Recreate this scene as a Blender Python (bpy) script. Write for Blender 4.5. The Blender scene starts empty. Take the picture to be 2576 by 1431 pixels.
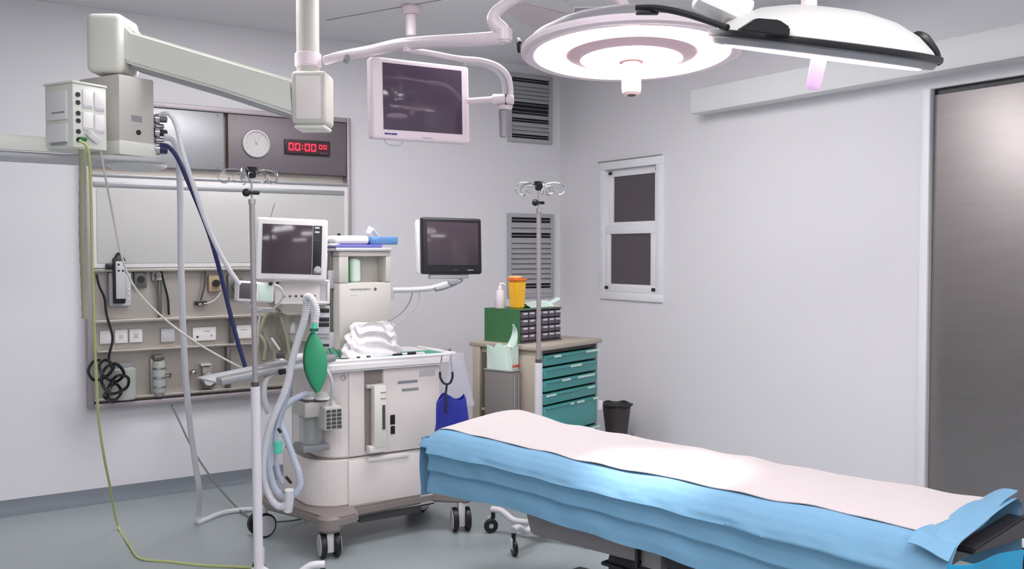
import bpy, bmesh, math, random
from mathutils import Vector, Matrix, Euler
random.seed(7)
S = bpy.context.scene
COL = S.collection
PI = math.pi

# ---------------------------------------------------------------- camera, world, exposure
FPX, CX, CY, EYE = 2350.0, 1288.0, 715.5, 1.45
PITCH, YAW = math.atan(83 / FPX), math.radians(33.44)
cam_data = bpy.data.cameras.new('camera')
cam_data.sensor_width = 36.0
cam_data.lens = 36.0 * FPX / 2576.0
cam_data.clip_start = 0.05
cam = bpy.data.objects.new('camera', cam_data)
COL.objects.link(cam)
cam.location = (0, 0, EYE)
cam.rotation_euler = (PI / 2 - PITCH, 0, -YAW)
S.camera = cam
S.view_settings.view_transform = 'Standard'
S.view_settings.look = 'None'
S.view_settings.gamma = 1.0
S.view_settings.exposure = 0.36
S.view_settings.use_curve_mapping = False
world = bpy.data.worlds.new('world')
S.world = world
world.use_nodes = True
world.node_tree.nodes['Background'].inputs[0].default_value = (0.8, 0.85, 1.0, 1)
world.node_tree.nodes['Background'].inputs[1].default_value = 0.3
PANEL_POWER = 11.0     # emission of the ceiling light panels
LAMP_POWER = 6.0     # emission of the surgical lamp lenses
SPOT_POWER = 120.0

# room: back wall y = BY, right wall x = RX, ceiling z = CH
BY, RX, CH = 5.80, 4.27, 2.835

_F = Vector((math.sin(YAW) * math.cos(PITCH), math.cos(YAW) * math.cos(PITCH), -math.sin(PITCH)))
_R = Vector((math.cos(YAW), -math.sin(YAW), 0))
_U = _R.cross(_F)
EYEV = Vector((0, 0, EYE))
def ray(px, py): return _F + _R * ((px - CX) / FPX) - _U * ((py - CY) / FPX)
def at(px, py, axis, val):             # the point seen at a pixel on the plane x, y or z = val
    r = ray(px, py)
    return EYEV + r * ((val - EYEV[axis]) / r[axis])
def dep(px, py, d): return EYEV + ray(px, py) * d
def onB(px, py, off=0.0): return at(px, py, 1, BY - off)
def onR(px, py, off=0.0): return at(px, py, 0, RX - off)

# ---------------------------------------------------------------- materials
def lin(c):
    return tuple(((v / 255) / 12.92 if v / 255 <= 0.04045 else ((v / 255 + 0.055) / 1.055) ** 2.4) for v in c)
MATS = {}
def mat(name, rgb, rough=0.5, metal=0.0, var=0.04, scale=8.0, emit=None, power=0, alpha=None, trans=0.0, bump=0.0, bscale=60, coat=0.0, stretch=None, spec=0.5):
    m = bpy.data.materials.new(name)
    m.use_nodes = True
    nt = m.node_tree
    b = nt.nodes['Principled BSDF']
    c = lin(rgb)
    tc = nt.nodes.new('ShaderNodeTexCoord')
    mp = nt.nodes.new('ShaderNodeMapping')
    nt.links.new(tc.outputs['Object'], mp.inputs[0])
    if stretch: mp.inputs['Scale'].default_value = stretch
    nz = nt.nodes.new('ShaderNodeTexNoise')
    nz.inputs['Scale'].default_value = scale
    nz.inputs['Detail'].default_value = 3
    nt.links.new(mp.outputs[0], nz.inputs['Vector'])
    mx = nt.nodes.new('ShaderNodeMix')
    mx.data_type = 'RGBA'
    mx.inputs['A'].default_value = (*[v * (1 - var) for v in c], 1)
    mx.inputs['B'].default_value = (*[min(1, v * (1 + var)) for v in c], 1)
    nt.links.new(nz.outputs['Fac'], mx.inputs['Factor'])
    nt.links.new(mx.outputs['Result'], b.inputs['Base Color'])
    b.inputs['Roughness'].default_value = rough
    b.inputs['Metallic'].default_value = metal
    b.inputs['Specular IOR Level'].default_value = spec
    if coat: b.inputs['Coat Weight'].default_value = coat
    if trans: b.inputs['Transmission Weight'].default_value = trans
    if alpha is not None: b.inputs['Alpha'].default_value = alpha
    if emit:
        b.inputs['Emission Color'].default_value = (*lin(emit), 1)
        b.inputs['Emission Strength'].default_value = power
    if bump:
        n2 = nt.nodes.new('ShaderNodeTexNoise')
        n2.inputs['Scale'].default_value = bscale
        nt.links.new(mp.outputs[0], n2.inputs['Vector'])
        bp = nt.nodes.new('ShaderNodeBump')
        bp.inputs['Strength'].default_value = bump
        bp.inputs['Distance'].default_value = 0.01
        nt.links.new(n2.outputs['Fac'], bp.inputs['Height'])
        nt.links.new(bp.outputs[0], b.inputs['Normal'])
    MATS[name] = m
    return m

WALL = mat('wall_paint', (230, 227, 231), 0.5, var=0.015, scale=2)
CEIL = mat('ceiling_panel', (232, 230, 233), 0.5, var=0.02, scale=2)
CEIL_LINE = mat('ceiling_line', (150, 150, 154), 0.7)
FLOOR = mat('floor_vinyl', (158, 168, 170), 0.33, var=0.05, scale=3)
COVE = mat('cove_vinyl', (128, 134, 143), 0.45, var=0.03)
BEAM = mat('beam_paint', (234, 234, 234), 0.5, var=0.02)
STEELP = mat('cover_steel', (124, 116, 120), 0.5, 0.6, var=0.08, scale=6, stretch=(0.5, 6, 12))
STEEL = mat('brushed_steel', (172, 164, 166), 0.48, 0.6, var=0.08, scale=6, stretch=(0.5, 6, 12))
DOORM = mat('door_steel', (160, 153, 152), 0.42, 0.9, var=0.08, scale=5, stretch=(1, 1, 8), bump=0.03, bscale=5)
STEELW = mat('warm_steel', (180, 174, 166), 0.42, 0.75, var=0.12, scale=7)
STEELD = mat('dark_steel', (120, 118, 116), 0.4, 0.7, var=0.1)
CHROME = mat('chrome', (200, 198, 200), 0.18, 1.0, var=0.02)
ALU = mat('aluminium', (170, 172, 174), 0.4, 0.6)
WHITE = mat('white_plastic', (236, 233, 232), 0.35, var=0.02)
CREAM = mat('cream_enamel', (228, 228, 218), 0.35, var=0.02)
CREAM2 = mat('cream_front', (204, 200, 193), 0.4, var=0.02)
MACH = mat('machine_plastic', (238, 229, 224), 0.42, var=0.02)
MACHD = mat('machine_base', (142, 132, 128), 0.5, var=0.04)
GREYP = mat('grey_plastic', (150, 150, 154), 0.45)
LGREY = mat('light_grey_plastic', (195, 195, 198), 0.45)
DGREY = mat('dark_grey_plastic', (78, 76, 78), 0.5)
BLACK = mat('black_plastic', (24, 23, 26), 0.4)
SCREEN = mat('screen_glass', (74, 62, 70), 0.12, var=0.08, scale=2)
SCREEN2 = mat('screen_glass_purple', (82, 66, 84), 0.08, var=0.1, scale=2)
LITE = mat('view_box_acrylic', (206, 204, 202), 0.3, var=0.02)
VENTM = mat('vent_paint', (176, 176, 180), 0.5)
VENTD = mat('vent_dark', (38, 40, 42), 0.8)
PWHITE = mat('lamp_tinted_white', (238, 222, 228), 0.3, var=0.01)  # white with the lamp's pink glow put into the base colour
STANDW = mat('stand_white', (222, 218, 224), 0.35, var=0.01)
PINKP = mat('handle_sleeve', (246, 214, 210), 0.4, var=0.01)
LENS = mat('lamp_lens', (255, 245, 248), 0.4, emit=(255, 236, 244), power=LAMP_POWER)
LENS2 = mat('lamp_lens_violet', (255, 235, 250), 0.4, emit=(255, 224, 250), power=LAMP_POWER * 0.45)
PANELE = mat('light_diffuser', (255, 255, 255), 0.5, emit=(253, 252, 254), power=PANEL_POWER)
LAMPG = mat('lamp_grey', (158, 156, 160), 0.4, 0.2)
RED = mat('red_led', (255, 40, 60), 0.4, emit=(255, 35, 60), power=1.6)
LEDBOX = mat('timer_face', (60, 4, 14), 0.35)
TEAL = mat('teal_enamel', (72, 152, 150), 0.35, var=0.05)
BEIGE = mat('beige_enamel', (174, 163, 148), 0.45, var=0.03)
BEIGE_SHADE = mat('beige_recess_shade', (96, 88, 78), 0.6)  # beige enamel darkened, shade of the recess put into the colour
GREENC = mat('green_metal', (62, 112, 70), 0.45, var=0.05)
DRAWC = mat('smoked_drawer', (92, 82, 96), 0.25, var=0.15, scale=30)
YEL = mat('yellow_plastic', (240, 182, 40), 0.35, var=0.02)
ORANGE = mat('orange_lid', (232, 110, 40), 0.4)
BOTTLE = mat('bottle_plastic', (222, 212, 216), 0.3)
GLOVE = mat('pale_green_latex', (206, 226, 214), 0.5, var=0.05)
DRAPE = mat('blue_drape', (112, 158, 188), 0.8, var=0.06, scale=3, bump=0.55, bscale=11)
DRAPE2 = mat('cyan_drape_underlayer', (30, 150, 196), 0.7, var=0.08, scale=4)
SHEET = mat('white_sheet', (198, 190, 189), 0.8, var=0.015, bump=0.12, bscale=18)
MATTR = mat('black_mattress', (44, 38, 42), 0.5)
FRAMEG = mat('grey_table_frame', (134, 128, 130), 0.4, 0.2)
BAGG = mat('green_rubber', (52, 158, 112), 0.45, var=0.03)
BAGGD = mat('dark_green_rubber', (24, 92, 70), 0.5)
TEALP = mat('teal_connector', (90, 206, 178), 0.35)
HOSEW = mat('white_hose', (216, 215, 220), 0.4, var=0.03)
HOSEC = mat('clear_hose', (196, 204, 220), 0.25, alpha=0.75, var=0.05)
HOSEB = mat('blue_hose', (34, 40, 92), 0.4)
HOSEY = mat('yellow_green_cable', (188, 196, 130), 0.5)
HOSEO = mat('olive_hose', (162, 160, 136), 0.5, var=0.1, scale=12)
CABG = mat('grey_cable', (120, 122, 122), 0.5)
CABW = mat('pale_cable', (205, 200, 194), 0.5)
BLUEB = mat('blue_bag', (44, 52, 160), 0.5, var=0.12, scale=10)
CLEARB = mat('clear_bag', (220, 216, 230), 0.3, alpha=0.35, var=0.05)
GREENM = mat('green_mat', (44, 160, 130), 0.5, var=0.1)
WRAP = mat('white_wrap', (222, 218, 220), 0.4, var=0.22, scale=26, bump=0.6, bscale=22)
WRAPB = mat('blue_wrap', (96, 140, 196), 0.35, var=0.25, scale=16, bump=0.4)
INDIGO = mat('indigo_tray', (112, 112, 190), 0.4)
GLASSD = mat('dark_window_glass', (84, 74, 82), 0.06, var=0.1, scale=1.5)
GLASSC = mat('clear_glass', (220, 224, 220), 0.08, alpha=0.45)
PORT = mat('black_socket', (26, 30, 28), 0.5)
GREENPL = mat('green_plug', (30, 110, 50), 0.4)
BROWNT = mat('olive_plastic_film', (164, 160, 144), 0.35, var=0.25, scale=16, alpha=0.62)
REDM = mat('red_print', (200, 60, 70), 0.5)
BIN = mat('bin_grey', (134, 128, 126), 0.45, 0.2)
BINBAG = mat('dark_bin_liner', (74, 68, 68), 0.5, var=0.1)

# ---------------------------------------------------------------- mesh builder
class MB:
    def __init__(self, T=None):
        self.bm = bmesh.new()
        self.T = T or Matrix.Identity(4)
    def _add(self, b, M=None):
        M = self.T @ M if M is not None else self.T
        b.transform(M)
        me = bpy.data.meshes.new('tmp')
        b.to_mesh(me); b.free()
        self.bm.from_mesh(me)
        bpy.data.meshes.remove(me)
        return self
    def box(self, lo, hi, bev=0.0, M=None, seg=2):
        b = bmesh.new()
        bmesh.ops.create_cube(b, size=1)
        lo, hi = Vector(lo), Vector(hi)
        for i in range(3):
            if lo[i] > hi[i]: lo[i], hi[i] = hi[i], lo[i]
        c, s = (lo + hi) / 2, hi - lo
        for v in b.verts: v.co = Vector((v.co.x * s.x, v.co.y * s.y, v.co.z * s.z)) + c
        if bev: bmesh.ops.bevel(b, geom=b.edges[:], offset=min(bev, min(s) * 0.45), segments=seg, affect='EDGES', profile=0.5)
        return self._add(b, M)
    def cyl(self, p0, p1, r, r2=None, seg=20, M=None, bev=0.0):
        p0, p1 = Vector(p0), Vector(p1)
        d = p1 - p0
        b = bmesh.new()
        bmesh.ops.create_cone(b, cap_ends=True, segments=seg, radius1=r, radius2=r if r2 is None else r2, depth=d.length)
        if bev:
            es = [e for e in b.edges if len(e.link_faces) == 2 and any(len(f.verts) > 4 for f in e.link_faces)]
            bmesh.ops.bevel(b, geom=es, offset=bev, segments=2, affect='EDGES')
        q = d.to_track_quat('Z', 'Y').to_matrix().to_4x4()
        b.transform(Matrix.Translation((p0 + p1) / 2) @ q)
        return self._add(b, M)
    def sph(self, c, r, sc=(1, 1, 1), M=None, seg=16):
        b = bmesh.new()
        bmesh.ops.create_uvsphere(b, u_segments=seg, v_segments=max(6, seg // 2), radius=r)
        for v in b.verts: v.co = Vector((v.co.x * sc[0], v.co.y * sc[1], v.co.z * sc[2])) + Vector(c)
        return self._add(b, M)
    def tube(self, pts, r, seg=8, n=6, closed=False, rib=0.0, M=None, rs=None, flat=1.0):
        pts = [Vector(p) for p in pts]
        P, T = [], []
        N = len(pts)
        cnt = N if closed else N - 1
        for i in range(cnt):
            a = pts[(i - 1) % N] if (closed or i > 0) else pts[0] * 2 - pts[1]
            b_, c = pts[i % N], pts[(i + 1) % N]
            d = pts[(i + 2) % N] if (closed or i + 2 < N) else pts[-1] * 2 - pts[-2]
            for k in range(n):
                t = k / n
                P.append(0.5 * ((2 * b_) + (c - a) * t + (2 * a - 5 * b_ + 4 * c - d) * t * t + (3 * b_ - a - 3 * c + d) * t ** 3))
                T.append((i + t) / cnt)
        if not closed:
            P.append(pts[-1].copy()); T.append(1.0)
        b = bmesh.new()
        rings = []
        up = Vector((0, 0, 1))
        L = len(P)
        prev = None
        for i, p in enumerate(P):
            t = (P[(i + 1) % L] - P[i - 1]) if closed or 0 < i < L - 1 else (P[1] - P[0] if i == 0 else P[-1] - P[-2])
            if t.length < 1e-9: t = Vector((0, 0, 1))
            t.normalize()
            if prev is None:
                u = t.cross(up) if abs(t.z) < 0.95 else t.cross(Vector((1, 0, 0)))
            else: u = prev - t * prev.dot(t)
            u.normalize(); prev = u
            v = t.cross(u)
            rr = r if rs is None else rs[min(len(rs) - 1, int(T[i] * (len(rs) - 1)))] * (1 - (T[i] * (len(rs) - 1)) % 1) + rs[min(len(rs) - 1, int(T[i] * (len(rs) - 1)) + 1)] * ((T[i] * (len(rs) - 1)) % 1)
            if rib and i % 2: rr *= 1 - rib
            rings.append([b.verts.new(p + (u * math.cos(a) * flat + v * math.sin(a)) * rr) for a in [2 * PI * j / seg for j in range(seg)]])
        m = L if closed else L - 1
        for i in range(m):
            A, B = rings[i], rings[(i + 1) % L]
            for j in range(seg):
                b.faces.new((A[j], A[(j + 1) % seg], B[(j + 1) % seg], B[j]))
        if not closed:
            b.faces.new(rings[0][::-1]); b.faces.new(rings[-1])
        bmesh.ops.recalc_face_normals(b, faces=b.faces[:])
        return self._add(b, M)
    def lathe(self, prof, seg=40, M=None, a0=0, a1=2 * PI):
        b = bmesh.new()
        full = abs(a1 - a0 - 2 * PI) < 1e-6
        rings = []
        for (r, z) in prof:
            if r < 1e-6: rings.append([b.verts.new((0, 0, z))]); continue
            rings.append([b.verts.new((r * math.cos(a0 + (a1 - a0) * j / seg), r * math.sin(a0 + (a1 - a0) * j / seg), z)) for j in range(seg if full else seg + 1)])
        for A, B in zip(rings, rings[1:]):
            k = max(len(A), len(B))
            for j in range(k if full else k - 1):
                j2 = (j + 1) % k
                if len(A) == 1: b.faces.new((A[0], B[j], B[j2]))
                elif len(B) == 1: b.faces.new((A[j], A[j2], B[0]))
                else: b.faces.new((A[j], A[j2], B[j2], B[j]))
        bmesh.ops.recalc_face_normals(b, faces=b.faces[:])
        return self._add(b, M)
    def prism(self, pts, z0, z1, bev=0.0, M=None, seg=2):      # polygon in x,y extruded in z
        b = bmesh.new()
        lo = [b.verts.new((x, y, z0)) for x, y in pts]
        hi = [b.verts.new((x, y, z1)) for x, y in pts]
        b.faces.new(lo[::-1]); b.faces.new(hi)
        k = len(pts)
        for j in range(k): b.faces.new((lo[j], lo[(j + 1) % k], hi[(j + 1) % k], hi[j]))
        bmesh.ops.recalc_face_normals(b, faces=b.faces[:])
        if bev: bmesh.ops.bevel(b, geom=b.edges[:], offset=bev, segments=seg, affect='EDGES')
        return self._add(b, M)
    def grid(self, fn, nu, nv, M=None, thick=0.0):             # fn(u, v) -> point, u, v in 0..1
        b = bmesh.new()
        V = [[b.verts.new(fn(i / nu, j / nv)) for j in range(nv + 1)] for i in range(nu + 1)]
        for i in range(nu):
            for j in range(nv): b.faces.new((V[i][j], V[i + 1][j], V[i + 1][j + 1], V[i][j + 1]))
        if thick:
            bmesh.ops.recalc_face_normals(b, faces=b.faces[:])
            bmesh.ops.solidify(b, geom=b.faces[:], thickness=thick)
        bmesh.ops.recalc_face_normals(b, faces=b.faces[:])
        return self._add(b, M)

MW = {}
def mw(o): return MW.get(o.name, Matrix.Identity(4)) if o else Matrix.Identity(4)
def tag(o, label=None, cat=None, group=None, kind=None):
    if label: o['label'] = label
    if cat: o['category'] = cat
    if group: o['group'] = group
    if kind: o['kind'] = kind
    return o
def thing(name, label, cat, loc=(0, 0, 0), rotz=0.0, group=None, M=None):
    o = bpy.data.objects.new(name, None)
    COL.objects.link(o)
    o.empty_display_size = 0.1
    m = M if M is not None else Matrix.Translation(loc) @ Matrix.Rotation(rotz, 4, 'Z')
    o.matrix_world = m
    MW[o.name] = m.copy()
    return tag(o, label, cat, group)
def part(name, mb, m, parent=None, world=False, label=None, sharp=0.6):
    if world and parent: mb.bm.transform(mw(parent).inverted())
    me = bpy.data.meshes.new(name)
    mb.bm.to_mesh(me); mb.bm.free()
    me.polygons.foreach_set('use_smooth', [True] * len(me.polygons))
    me.set_sharp_from_angle(angle=sharp)
    me.materials.append(m)
    o = bpy.data.objects.new(name, me)
    COL.objects.link(o)
    if parent:
        o.parent = parent
        MW[o.name] = mw(parent).copy()
    if label: o['label'] = label
    return o
def solo(name, mb, m, label, cat, group=None, sharp=0.6):      # a thing made of one mesh, origin moved to its base centre
    me_lo = [min(v.co[i] for v in mb.bm.verts) for i in range(3)]
    me_hi = [max(v.co[i] for v in mb.bm.verts) for i in range(3)]
    o0 = Vector(((me_lo[0] + me_hi[0]) / 2, (me_lo[1] + me_hi[1]) / 2, me_lo[2]))
    mb.bm.transform(Matrix.Translation(-o0))
    o = part(name, mb, m, sharp=sharp)
    o.location = o0
    return tag(o, label, cat, group)
def struct(name, mb, m, parent=None):
    o = part(name, mb, m, parent)
    if not parent: o['kind'] = 'structure'
    return o
def copy_tree(src, parent=None, M=None):
    c = src.copy(); COL.objects.link(c)
    if parent: c.parent = parent
    if M is not None: c.matrix_world = M
    for ch in [k for k in list(bpy.data.objects) if k.parent == src]: copy_tree(ch, c)
    return c
def frame(tl, tr, bl, dl, dr):         # a plate facing the camera side: x right, z up, y back; origin bottom left
    a, b, c = dep(*tl, dl), dep(*tr, dr), dep(*bl, dl)
    x = (b - a); w = x.length; x.normalize()
    z = a - c; h = z.length
    z = z - x * z.dot(x); z.normalize()
    y = z.cross(x)
    M = Matrix((x, y, z)).transposed().to_4x4()
    M.translation = a - z * h
    return M, w, h

# ================================================================ THE ROOM
x0, y0 = -2.6, -2.6
struct('floor', MB().box((x0, y0, -0.1), (RX + 0.1, BY + 0.1, 0)), FLOOR)
struct('ceiling', MB().box((x0, y0, CH), (RX + 0.1, BY + 0.1, CH + 0.1)), CEIL)
struct('wall_back', MB().box((x0, BY, 0), (RX + 0.1, BY + 0.12, CH)), WALL)
struct('wall_left', MB().box((x0 - 0.12, y0, 0), (x0, BY + 0.1, CH)), WALL)
struct('wall_front', MB().box((x0, y0 - 0.12, 0), (RX + 0.1, y0, CH)), WALL)
# right wall with the openings of window and door
wt, wb = onR(1520, 418), onR(1515, 744)
wr = onR(1664, 395)
WY1, WY0, WZ0, WZ1 = wt.y, wr.y, onR(1590, 743).z, onR(1590, 408).z
dj = onR(2343, 225)
DY1, DZ1 = dj.y, onR(2460, 205).z
DY0 = DY1 - 1.35
m = MB()
m.box((RX, y0, 0), (RX + 0.12, DY0, CH)); m.box((RX, DY0, DZ1), (RX + 0.12, DY1, CH))
m.box((RX, DY1, 0), (RX + 0.12, WY0, CH)); m.box((RX, WY0, 0), (RX + 0.12, WY1, WZ0))
m.box((RX, WY0, WZ1), (RX + 0.12, WY1, CH)); m.box((RX, WY1, 0), (RX + 0.12, BY + 0.1, CH))
struct('wall_right', m, WALL)
# coved vinyl skirting
def cove(name, a, b, inward):
    a, b, n = Vector(a), Vector(b), Vector(inward)
    prof = [(0, 0.08), (0.004, 0.08), (0.005, 0.04), (0.012, 0.018), (0.03, 0.005), (0.055, 0.0005), (0, 0.0005)]
    mb = MB(); bm_ = bmesh.new()
    A = [bm_.verts.new(a + n * p[0] + Vector((0, 0, p[1]))) for p in prof]
    B = [bm_.verts.new(b + n * p[0] + Vector((0, 0, p[1]))) for p in prof]
    for i in range(len(prof)): bm_.faces.new((A[i], A[(i + 1) % len(prof)], B[(i + 1) % len(prof)], B[i]))
    bm_.faces.new(A); bm_.faces.new(B[::-1])
    bmesh.ops.recalc_face_normals(bm_, faces=bm_.faces[:])
    mb._add(bm_)
    return struct(name, mb, COVE)
cove('baseboard_back', (x0, BY, 0), (RX, BY, 0), (0, -1, 0))
cove('baseboard_right', (RX, DY1 + 0.04, 0), (RX, BY, 0), (-1, 0, 0))
cove('baseboard_left', (x0, y0, 0), (x0, BY, 0), (1, 0, 0))
# slanting grey line on the ceiling, then the panel seams
m = MB()
qa, qb = at(822, 50, 2, CH), at(1115, -2, 2, CH)
m.cyl((qa.x, qa.y, CH), (qb.x, qb.y, CH), 0.004, seg=6)
for yy in (1.0, 2.2, 3.4): m.box((x0, yy - 0.003, CH - 0.002), (RX, yy + 0.003, CH + 0.01))
struct('trim_1', m, CEIL_LINE)
# the boxed beam along the right wall
b0, b1, b2 = onR(1735, 293), onR(1740, 235), onR(2342, 205)
bt = MB()
BX = 0.13
bz0, bz1 = (b0.z + onR(2342, 201).z) / 2, b1.z - 0.01
bt.box((RX - BX, y0, bz0), (RX - 0.0005, at(1737, 293, 0, RX - BX).y, bz1), 0.004)
struct('trim_2', bt, BEAM)

# window in the right wall (two sashes)
m = MB()
def rframe(mb, ya, yb, za, zb, w, xa, xb, bev=0.003):      # rectangular frame in a plane x = const
    mb.box((xa, ya, za), (xb, yb, za + w), bev); mb.box((xa, ya, zb - w), (xb, yb, zb), bev)
    mb.box((xa, ya, za + w), (xb, ya + w, zb - w), bev); mb.box((xa, yb - w, za + w), (xb, yb, zb - w), bev)
WOM = mat('window_frame_paint', (238, 236, 240), 0.4, var=0.01)
rframe(m, WY0 - 0.02, WY1 + 0.03, WZ0 - 0.035, WZ1 + 0.02, 0.055, RX - 0.018, RX + 0.11)
win = struct('window_1', m, WOM)
WS = onR(1590, 575).z
m = MB(); rframe(m, WY0 + 0.036, WY1 - 0.026, WS, WZ1 - 0.036, 0.05, RX + 0.02, RX + 0.05)
struct('upper_sash', m, WOM, win)
m = MB(); rframe(m, WY0 + 0.036, WY1 - 0.026, WZ0 + 0.021, WS + 0.02, 0.055, RX - 0.012, RX + 0.018)
struct('lower_sash', m, WOM, win)
struct('pane', MB().box((RX + 0.032, WY0 + 0.08, WS + 0.04), (RX + 0.038, WY1 - 0.07, WZ1 - 0.08)), GLASSD, win)
struct('pane', MB().box((RX + 0.002, WY0 + 0.08, WZ0 + 0.07), (RX + 0.008, WY1 - 0.07, WS - 0.03)), GLASSD, win)
struct('shadow_gap', MB().box((RX - 0.02, WY0 - 0.01, WZ1 + 0.021), (RX - 0.001, WY1 + 0.05, WZ1 + 0.028)), GREYP, win)
for yy in (WY0 + 0.055, WY1 - 0.05):
    for zz, xx in ((WZ1 - 0.06, RX + 0.019), (WZ0 + 0.048, RX - 0.013)):
        struct('latch', MB().box((xx - 0.01, yy - 0.016, zz - 0.011), (xx, yy + 0.016, zz + 0.011), 0.004), BLACK, win)
# steel door
m = MB()
m.box((RX - 0.012, DY1, 0), (RX + 0.11, DY1 + 0.045, DZ1 + 0.0), 0.003)
m.box((RX - 0.012, DY0 - 0.045, 0), (RX + 0.11, DY0, DZ1), 0.003)
door = struct('door_1', m, WOM)
struct('door_leaf', MB().box((RX + 0.02, DY0 + 0.004, 0.21), (RX + 0.06, DY1 - 0.004, DZ1 - 0.03), 0.002), DOORM, door)
struct('head_gap', MB().box((RX + 0.03, DY0, DZ1 - 0.028), (RX + 0.1, DY1, DZ1)), BLACK, door)
struct('kick_plate', MB().box((RX + 0.012, DY0 + 0.004, 0.155), (RX + 0.06, DY1 - 0.004, 0.208)), LGREY, door)
struct('threshold', MB().box((RX - 0.02, DY0, 0.105), (RX + 0.1, DY1, 0.152), 0.003), WOM, door)
struct('threshold_strip', MB().box((RX - 0.012, DY0, 0.0), (RX + 0.1, DY1, 0.1045)), BLACK, door)

# ceiling light panels (unseen; count and layout added to brighten walls and machine front)
def added_ceiling_light(cx_, cy_, lab):
    t = thing('added_ceiling_light', lab, 'ceiling light', (cx_, cy_, CH), group='unseen added ceiling lights')
    mm = MB()
    for a in ((-0.62, -0.32, 0.62, -0.29), (-0.62, 0.29, 0.62, 0.32), (-0.62, -0.29, -0.59, 0.29), (0.59, -0.29, 0.62, 0.29)):
        mm.box((a[0], a[1], -0.012), (a[2], a[3], -0.0002), 0.002)
    part('frame', mm, WOM, t)
    part('diffuser', MB().box((-0.588, -0.288, -0.009), (0.588, 0.288, -0.0006)), PANELE, t)
LIGHTS = [(-1.2, 0.3), (1.0, -1.2), (0.4, 1.5), (1.9, 0.4), (3.0, -0.9), (1.5, 4.2), (2.55, 3.5)]
for i, (a, b) in enumerate(LIGHTS):
    added_ceiling_light(a, b, 'long white ceiling light panel, unseen, added to brighten the room')

# ================================================================ BACK WALL: vents, steel console and what is mounted on it
def bbox(mb, p, q, n, f, bev=0.002):     # box on the back wall between two seen corners, from depth n (near) to f (off the wall)
    a, b = onB(*p, 0), onB(*q, 0)
    mb.box((a.x, BY - n, b.z), (b.x, BY - f, a.z), bev)
    return mb
def vent(label, p, q, dark_rows):
    a, b = onB(*p), onB(*q)
    t = thing('air_vent', label, 'vent', ((a.x + b.x) / 2, BY - 0.0005, b.z), group='louvred wall vents')
    mb = MB(); w = 0.03
    for lo, hi in (((a.x, b.z), (b.x, b.z + w)), ((a.x, a.z - w), (b.x, a.z)), ((a.x, b.z + w), (a.x + w, a.z - w)), ((b.x - w, b.z + w), (b.x, a.z - w))):
        mb.box((lo[0], BY - 0.022, lo[1]), (hi[0], BY - 0.0005, hi[1]), 0.003)
    part('frame', mb, VENTM, t, True)
    part('backing', MB().box((a.x + w, BY - 0.003, b.z + w), (b.x - w, BY - 0.001, a.z - w)), VENTD, t, True)
    n = 15; H = (a.z - b.z - 2 * w) / n
    for k in range(n):
        z = b.z + w + (k + 0.5) * H
        M = Matrix.Translation((0, BY - 0.014, z)) @ Matrix.Rotation(math.radians(62 if k not in dark_rows else 12), 4, 'X')
        part('slat', MB().box((a.x + w, -H * 0.56, -0.0012), (b.x - w, H * 0.56, 0.0012), M=M) if k not in dark_rows else
             MB().box((a.x + w, -0.010, -0.0012), (b.x - w, 0.010, 0.0012), M=M), VENTM, t, True)
    return t
vent('grey louvred air vent high on the wall beside the ceiling monitor', (1276, 182), (1386, 364), {14, 8, 7, 6, 4, 0})
vent('grey louvred air vent low on the wall above the green drawer box', (1275, 536), (1390, 746), {14, 11, 1})

cz = lambda y, x=540: onB(x, y).z
TLx, TRx = onB(213, 700).x, onB(872, 400).x
ZT, ZB = onB(872, 301).z, onB(630, 992).z
con = thing('steel_wall_console', 'large stainless steel service console recessed on the back wall behind the equipment', 'wall panel', ((TLx + TRx) / 2, BY - 0.0005, ZB))
m = MB()
D = 0.075
fw = 0.028
m.box((TLx, BY - D, ZB), (TLx + fw, BY - 0.0005, ZT), 0.004); m.box((TRx - fw, BY - D, ZB), (TRx, BY - 0.0005, ZT), 0.004)
m.box((TLx + fw, BY - D, ZB), (TRx - fw, BY - 0.0005, ZB + 0.03), 0.004); m.box((TLx + fw, BY - D, ZT - 0.03), (TRx - fw, BY - 0.0005, ZT), 0.004)
part('frame', m, STEEL, con, True)
part('back_plate', MB().box((TLx + fw, BY - 0.012, ZB + 0.03), (TRx - fw, BY - 0.001, ZT - 0.03)), STEELW, con, True)
zup = onB(860, 445).z
mx_ = onB(560, 350).x
part('upper_plate', MB().box((TLx + fw + 0.002, BY - 0.07, zup), (mx_ - 0.012, BY - 0.0125, ZT - 0.032), 0.006), ALU, con, True, 'pale mirror-like steel cover plate')
part('upper_plate', MB().box((mx_ + 0.012, BY - 0.07, zup), (TRx - fw - 0.002, BY - 0.0125, ZT - 0.032), 0.006), STEELP, con, True)
for (px_, py_) in ((540, 293), (540, 425), (585, 300), (850, 430)):
    p = onB(px_, py_)
    part('screw', MB().cyl((p.x, BY - 0.074, p.z), (p.x, BY - 0.07, p.z), 0.007, seg=10), STEELD, con, True)
zl = onB(560, 672).z; z1 = onB(540, 795).z; z2 = onB(540, 866).z
part('ledge', MB().box((TLx + fw, BY - 0.085, z1 - 0.012), (TRx - fw, BY - 0.0125, z1 + 0.008), 0.004), STEELW, con, True)
part('ledge', MB().box((TLx + fw + 0.02, BY - 0.07, z2 - 0.01), (TRx - fw, BY - 0.0125, z2 + 0.006), 0.004), STEELW, con, True)
part('ledge', MB().box((TLx + fw, BY - 0.085, zl - 0.02), (TRx - fw, BY - 0.0125, zl), 0.004), STEELW, con, True)
part('ledge', MB().box((TLx + fw, BY - 0.07, ZB + 0.045), (TRx - fw, BY - 0.0125, ZB + 0.06), 0.003), STEELW, con, True)
xm = onB(568, 850).x
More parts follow.
